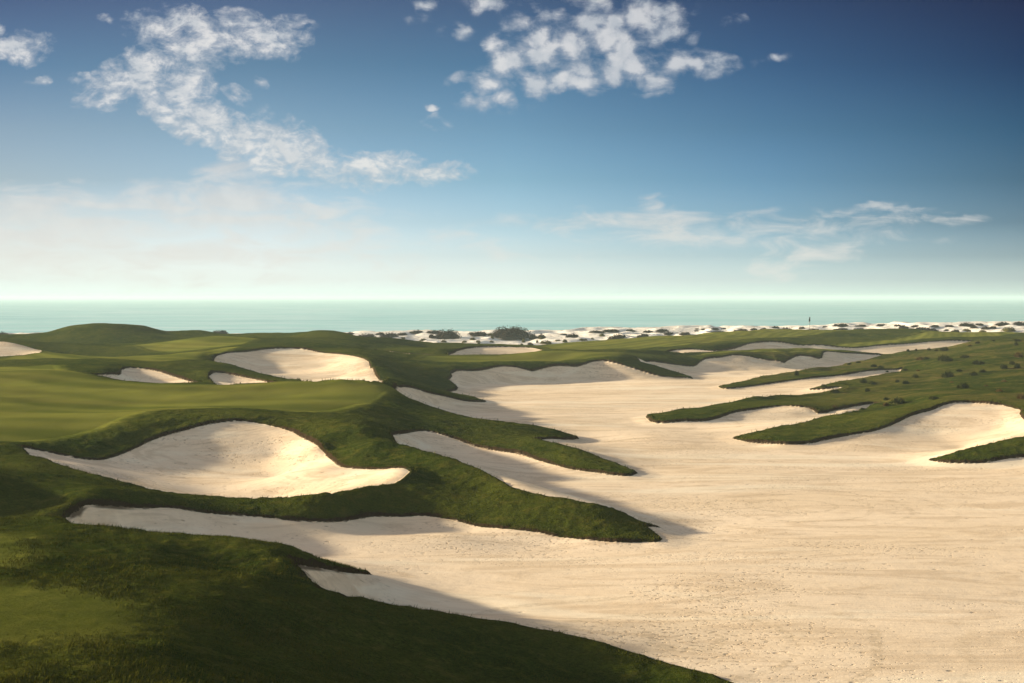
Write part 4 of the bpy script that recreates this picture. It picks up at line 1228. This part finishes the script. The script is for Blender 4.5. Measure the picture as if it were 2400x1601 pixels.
# kinds: t green tussock, r dry rusty tussock
HILL = [
    (2128, 825, 11, 6, 't'), (2147, 823, 10, 5, 't'), (2176, 822, 11, 6, 't'), (2193, 823, 11, 5, 't'), (2211, 823, 24, 9, 't'), (2156, 844, 20, 8, 'r'), (2172, 842, 17, 6, 't'), (2218, 847, 38, 14, 't'), (2260, 839, 28, 7, 't'), (2296, 854, 38, 9, 't'),
    (2049, 860, 20, 7, 't'), (2066, 865, 19, 7, 't'), (2121, 869, 14, 5, 't'), (2144, 885, 16, 9, 't'), (2218, 885, 32, 15, 't'), (2248, 871, 22, 6, 't'), (2279, 880, 26, 9, 't'), (2304, 873, 19, 8, 't'),
    (2022, 898, 22, 10, 't'), (2047, 901, 25, 8, 't'), (2103, 896, 15, 6, 't'), (2124, 900, 23, 8, 't'), (2253, 911, 32, 13, 't'), (2034, 918, 16, 8, 't'), (2190, 936, 33, 8, 't'),
    (2102, 946, 38, 15, 't'), (2080, 938, 17, 7, 't'), (2075, 951, 17, 8, 'r'), (2340, 918, 21, 7, 'r'), (2354, 864, 21, 10, 't'), (2374, 855, 16, 9, 't'), (2386, 863, 18, 11, 't'), (2390, 837, 28, 12, 'r'), (2379, 810, 14, 8, 't'),
    (2292, 805, 15, 5, 't'), (2272, 812, 12, 4, 't'), (2395, 936, 24, 13, 'r'), (2385, 800, 24, 6, 't'), (2328, 800, 10, 3, 't'),
    (1868, 880, 14, 11, 't'), (1932, 911, 15, 7, 't'), (1956, 921, 32, 9, 't'), (1958, 958, 18, 7, 'r'), (1992, 855, 14, 5, 't'), (2012, 851, 17, 5, 't'), (2078, 873, 9, 4, 't'), (2352, 895, 18, 5, 'r'), (2150, 870, 12, 4, 'r'), (2230, 897, 14, 4, 'r'), (2310, 905, 14, 4, 'r'),
]
ORD = ['leftmost', 'second', 'third', 'fourth', 'fifth', 'sixth', 'seventh', 'eighth', 'ninth', 'tenth', 'eleventh', 'twelfth', 'thirteenth', 'fourteenth', 'fifteenth', 'sixteenth', 'seventeenth', 'eighteenth']


def ordinal(i, n):
    if n == 1:
        return 'only'
    if i == 0:
        return 'leftmost'
    if i == n - 1:
        return 'rightmost'
    return ORD[i] + ' from left'


def ranks(items, keyf):
    groups = {}
    for it in items:
        groups.setdefault(keyf(it), []).append(it)
    out = {}
    for g, l in groups.items():
        l.sort(key=lambda q: q[0])
        for i, it in enumerate(l):
            out[id(it)] = (g, i, len(l))
    return out


def dune_key(q):
    u, v, wd, h, k = q
    if u < 800:
        sec = 'peeping over the green skyline on the left'
    elif u < 1010:
        sec = 'left of the round dark bush'
    elif u < 1150:
        sec = 'beside the round dark bush'
    elif u < 1300:
        sec = 'beside the tallest mound'
    elif u < 1480:
        sec = 'right of the tallest mound'
    elif u < 1640:
        sec = 'left of where the green hides the dunes'
    elif u < 1890:
        sec = 'on the dunes left of the flag'
    elif u < 2130:
        sec = 'on the dunes right of the flag'
    else:
        sec = 'at the far right end of the dunes'
    row = 'high' if v < np.interp(u, [800, 1200, 1600, 2000, 2400], [789, 786, 775, 769, 767]) else 'low'
    return (k, sec, row)


rnk = ranks(DUNE, dune_key)
rs = random.Random(4)
for q in DUNE:
    u, v, wd, h, k = q
    g, i, n = rnk[id(q)]
    x, y, z = dune_at(u, v)
    pool = DARKS if k == 'd' else OLIVES
    if wd > 60:
        pool = BIGS
    o = link('dune_shrub' if k == 'd' else 'cushion_shrub', pool[rs.randrange(len(pool))], loc=(x, y, z - 0.04))
    sx = wd / F * y / 2.0 / 0.95
    o.scale = (sx, min(sx, 4.0) * rs.uniform(0.8, 1.1), h / F * y * 1.05)
    o.rotation_euler = (0, 0, 0 if wd > 40 else rs.uniform(-0.6, 0.6) + (math.pi if rs.random() < 0.5 else 0))
    if (u, v) == (1052, 795):
        lab = 'round dark brown bush standing on the white dunes, left of the tallest bush mound'
    elif (u, v) == (1203, 791):
        lab = 'tallest and widest dark bush mound on the white dunes against the sea'
    elif u < 20:
        lab = 'dark bush peeping over the skyline at the left edge of the photo'
    elif u == 520:
        lab = 'dark bush peeping over the skyline right of the highest green mound'
    else:
        what = 'dark brown shrub' if k == 'd' else 'olive cushion shrub'
        lab = '%s %s %s, %s row' % (ordinal(i, n), what, g[1], 'seaward' if g[2] == 'high' else 'landward')
    o['label'] = lab
    o['category'] = 'shrub'
    o['group'] = 'dark shrubs on the white dunes' if k == 'd' else 'olive cushion shrubs on the white dunes'


def hill_key(q):
    u, v, wd, h, k = q
    if u < 2000:
        sec = 'near the tips of the green tongues'
    elif v < 830:
        sec = 'along the top edge of the scrub hill'
    elif v < 857:
        sec = 'high on the scrub hill'
    elif v < 888:
        sec = 'across the middle of the scrub hill'
    elif v < 920:
        sec = 'on the lower middle of the scrub hill'
    else:
        sec = 'just above the right-hand sand bowl'
    return (k, sec)


rnk = ranks(HILL, hill_key)
for q in HILL:
    u, v, wd, h, k = q
    g, i, n = rnk[id(q)]
    x, y, z = ground_at(u, v)
    pool = TUFTS if k == 't' else RUSTS
    o = link('grass_tussock' if k == 't' else 'dry_tussock', pool[rs.randrange(len(pool))], loc=(x, y, z - 0.03))
    sx = wd / F * y / 2.0 / 1.05
    o.scale = (sx, sx * rs.uniform(0.8, 1.0), h / F * y * 0.85)
    o.rotation_euler = (0, 0, rs.uniform(-0.5, 0.5) + (math.pi if rs.random() < 0.5 else 0))
    what = 'green tussock' if k == 't' else 'rusty tussock'
    size = 'large ' if wd >= 28 else ('small ' if wd <= 14 else '')
    o['label'] = '%s %s %s%s' % (ordinal(i, n), what, g[1], {'large ': ', large', 'small ': ', small', '': ''}[size])
    o['category'] = 'tussock'
    o['group'] = 'dark green tussocks on the right-hand hill' if k == 't' else 'rusty tussocks on the right-hand hill'

# ------------------------------------------------------------------ flag on the green
def simple_mat(name, col, rough=0.6):
    m, w, b, out = new_mat(name)
    pos = w.n('ShaderNodeNewGeometry').outputs['Position']
    n = w.noise(pos, 9.0, 2, 0.5)
    w.put(b.inputs['Base Color'], w.mix(w.ss(n, 0.3, 0.7), [c * 0.85 for c in col], col))
    b.inputs['Roughness'].default_value = rough
    return m


M_POLE = simple_mat('pole_paint', (0.03, 0.03, 0.035))
M_CLOTH = simple_mat('black_cloth', (0.006, 0.007, 0.010), 0.9)
M_WHITE = simple_mat('white_cloth', (0.8, 0.8, 0.78), 0.9)


def tube(P, rad, n=8):
    V, Fc = [], []
    for (x, y, z), r_ in zip(P, rad):
        for i in range(n):
            a = 2 * math.pi * i / n
            V.append((x + r_ * math.cos(a), y + r_ * math.sin(a), z))
    for j in range(len(P) - 1):
        for i in range(n):
            Fc.append((j * n + i, j * n + (i + 1) % n, (j + 1) * n + (i + 1) % n, (j + 1) * n + i))
    k = len(V)
    V += [P[0], P[-1]]
    m = (len(P) - 1) * n
    for i in range(n):
        Fc.append((k, (i + 1) % n, i, i))
        Fc.append((k + 1, m + i, m + (i + 1) % n, m + (i + 1) % n))
    return V, Fc


fx_, fy_, fz_ = ground_at(1898, 778.0)
HP = (CAMZ - (742.5 - V0) / F * fy_) - fz_
froot = bpy.data.objects.new('golf_flag', None)
COL.objects.link(froot)
froot.location = (fx_, fy_, fz_)
froot['label'] = 'thin golf pin with a limp black flag standing on the far green'
froot['category'] = 'golf flag'
V, Fc = tube([(0, 0, -0.1), (0, 0, HP * 0.5), (0, 0, HP)], [0.028, 0.026, 0.022])
pole_me = bpy.data.meshes.new('pole')
pole_me.from_pydata([tuple(v) for v in V], [], [tuple(dict.fromkeys(f)) for f in Fc])
pole_me.materials.append(M_POLE)
link('pole', pole_me, froot)


def cloth(z0, z1, w0, w1, seed, x0=0.0):
    """cloth hanging in folds from the pole, two-sided with thickness"""
    nx, nz = 14, 10
    V = []
    for side in (0, 1):
        for j in range(nz + 1):
            t = j / nz
            wd = w0 + (w1 - w0) * t
            for i in range(nx + 1):
                s = i / nx
                x = x0 - s * wd + 0.015 * math.sin(9 * t + seed)
                y = 0.05 * math.sin(s * 11 + 2.0 * t + seed) * (0.3 + 0.7 * s) + (0.008 if side else -0.008)
                z = z1 + (z0 - z1) * t - 0.10 * s * s
                V.append((x, y, z))
    Fc = []
    off = (nx + 1) * (nz + 1)
    for j in range(nz):
        for i in range(nx):
            a = j * (nx + 1) + i
            Fc.append((a, a + 1, a + nx + 2, a + nx + 1))
            Fc.append((off + a, off + a + nx + 1, off + a + nx + 2, off + a + 1))
    rim = [i for i in range(nx + 1)] + [j * (nx + 1) + nx for j in range(1, nz + 1)] + [nz * (nx + 1) + i for i in range(nx - 1, -1, -1)] + [j * (nx + 1) for j in range(nz - 1, 0, -1)]
    for k in range(len(rim)):
        a, b_ = rim[k], rim[(k + 1) % len(rim)]
        Fc.append((a, off + a, off + b_, b_))
    return V, Fc


V, Fc = cloth(HP - 0.70, HP - 0.02, 0.17, 0.24, 0.4, 0.07)
fl = link('flag', make_mesh('flag', V, Fc, M_CLOTH), froot)
V, Fc = cloth(HP - 0.86, HP - 0.715, 0.20, 0.20, 0.9, -0.0)
link('hem', make_mesh('hem', V, Fc, M_WHITE), fl, label='white lower edge of the flag')
V, Fc = tube([(0, 0, -0.02), (0, 0, 0.004)], [0.054, 0.054], 16)
cup_me = bpy.data.meshes.new('cup')
cup_me.from_pydata([tuple(v) for v in V], [], [tuple(dict.fromkeys(f)) for f in Fc])
cup_me.materials.append(M_WHITE)
link('cup', cup_me, froot)
# ------------------------------------------------------------------ rough grass of the near hill and along the lips
def sample_Z(x, y):
    u = U0 + x / y * F
    r = np.interp(np.log(y), ls, np.arange(len(ls)))
    c = np.interp(u, us, np.arange(len(us)))
    r0 = np.clip(r.astype(int), 0, len(ls) - 2)
    c0 = np.clip(c.astype(int), 0, len(us) - 2)
    fr, fc = r - r0, c - c0

    def bil(A):
        return (A[r0, c0] * (1 - fr) + A[r0 + 1, c0] * fr) * (1 - fc) + (A[r0, c0 + 1] * (1 - fr) + A[r0 + 1, c0 + 1] * fr) * fc
    return bil(Z), bil(sd), bil(mown_cut)


def grass_material():
    m, w, b, out = new_mat('rough_grass')
    geo = w.n('ShaderNodeNewGeometry')
    n = w.noise(geo.outputs['Position'], 0.7, 3, 0.6)
    c = w.mix(w.ss(n, 0.35, 0.65), (0.034, 0.052, 0.005), (0.075, 0.085, 0.009))
    c = w.mix(w.math('MULTIPLY', geo.outputs['Random Per Island'], 0.5), c, (0.12, 0.09, 0.018))
    w.put(b.inputs['Base Color'], c)
    b.inputs['Roughness'].default_value = 0.7
    b.inputs['Specular IOR Level'].default_value = 0.0
    return m


def blades(name, x, y, z, h, rg, label):
    n = len(x)
    ang = rg.uniform(0, 2 * math.pi, n)
    wd = h * rg.uniform(0.10, 0.18, n)
    lean = rg.normal(0, 0.45, (n, 2)) + np.array([0.25, -0.1])
    b0 = np.stack([x - np.cos(ang) * wd, y - np.sin(ang) * wd, z - 0.01], 1)
    b1 = np.stack([x + np.cos(ang) * wd, y + np.sin(ang) * wd, z - 0.01], 1)
    tp = np.stack([x + lean[:, 0] * h, y + lean[:, 1] * h, z + h], 1)
    V = np.stack([b0, b1, tp], 1).reshape(-1, 3)
    Fc = np.arange(3 * n).reshape(-1, 3)
    o = link(name, make_mesh(name, V, Fc, M_GRASS, False), kind='stuff', label=label, category='grass')
    return o


M_GRASS = grass_material()
rg = np.random.RandomState(7)
# near hill
N = 420000
ly = rg.uniform(math.log(19.5), math.log(60), N)
uu = rg.uniform(-60, 1900, N)
yy = np.exp(ly)
xx = (uu - U0) / F * yy
zz, ss_, mm = sample_Z(xx, yy)
keepm = (ss_ < -0.05) & (mm < 0.25 * rg.randn(N)) & (fbm(xx / 0.5, yy / 0.5, 2, 301) > rg.uniform(-1.0, 0.35, N))
xx, yy, zz = xx[keepm], yy[keepm], zz[keepm]
hh = rg.uniform(0.025, 0.06, len(xx)) * (1 + 0.5 * fbm(xx / 2.0, yy / 2.0, 2, 311))
blades('rough_grass', xx, yy, zz, hh, rg, 'rough grass over the foreground slopes')
# fringe that hangs over the bunker lips
fx, fy = [], []
for nme, P in polys.items():
    X1 = (P[:, 0] - U0) / F * P[:, 2]
    Y1 = P[:, 2]
    for i in range(len(P) - 1):
        if Y1[i] < 20 or Y1[i] > 150:
            continue
        L = math.hypot(X1[i + 1] - X1[i], Y1[i + 1] - Y1[i])
        k = int(min(120, L * 26 * min(1, 60 / Y1[i])))
        t = rg.uniform(0, 1, k)
        fx.append(X1[i] + (X1[i + 1] - X1[i]) * t + rg.normal(0, 0.15, k))
        fy.append(Y1[i] + (Y1[i + 1] - Y1[i]) * t + rg.normal(0, 0.15, k))
fx, fy = np.concatenate(fx), np.concatenate(fy)
fz, fs, fm = sample_Z(fx, fy)
k = (fs < -0.10) & (fs > -0.35)
fx, fy, fz = fx[k], fy[k], fz[k]
blades('lip_grass', fx, fy, fz, rg.uniform(0.05, 0.12, len(fx)) * np.clip(fy / 55, 0.9, 1.6), rg, 'ragged grass along the lips of the bunkers')

# ------------------------------------------------------------------ air over the sea
hz = bpy.data.meshes.new('haze')
hx, hy0, hy1, hz0, hz1 = 30000, -3500, 26000, -6.0, 13.0
hv = [(-hx, hy0, hz0), (hx, hy0, hz0), (hx, hy1, hz0), (-hx, hy1, hz0), (-hx, hy0, hz1), (hx, hy0, hz1), (hx, hy1, hz1), (-hx, hy1, hz1)]
hz.from_pydata(hv, [], [(0, 3, 2, 1), (4, 5, 6, 7), (0, 1, 5, 4), (1, 2, 6, 5), (2, 3, 7, 6), (3, 0, 4, 7)])
hm = bpy.data.materials.new('haze_air')
hm.use_nodes = True
ht = hm.node_tree
for n in list(ht.nodes):
    ht.nodes.remove(n)
ho = ht.nodes.new('ShaderNodeOutputMaterial')
hp = ht.nodes.new('ShaderNodeVolumePrincipled')
hp.inputs['Color'].default_value = (0.63, 0.80, 0.85, 1)
hp.inputs['Density'].default_value = HAZE_DENSITY
hp.inputs['Anisotropy'].default_value = 0.1
ht.links.new(hp.outputs[0], ho.inputs['Volume'])
hz.materials.append(hm)
link('haze', hz, kind='stuff', label='pale sea haze that hides the horizon')
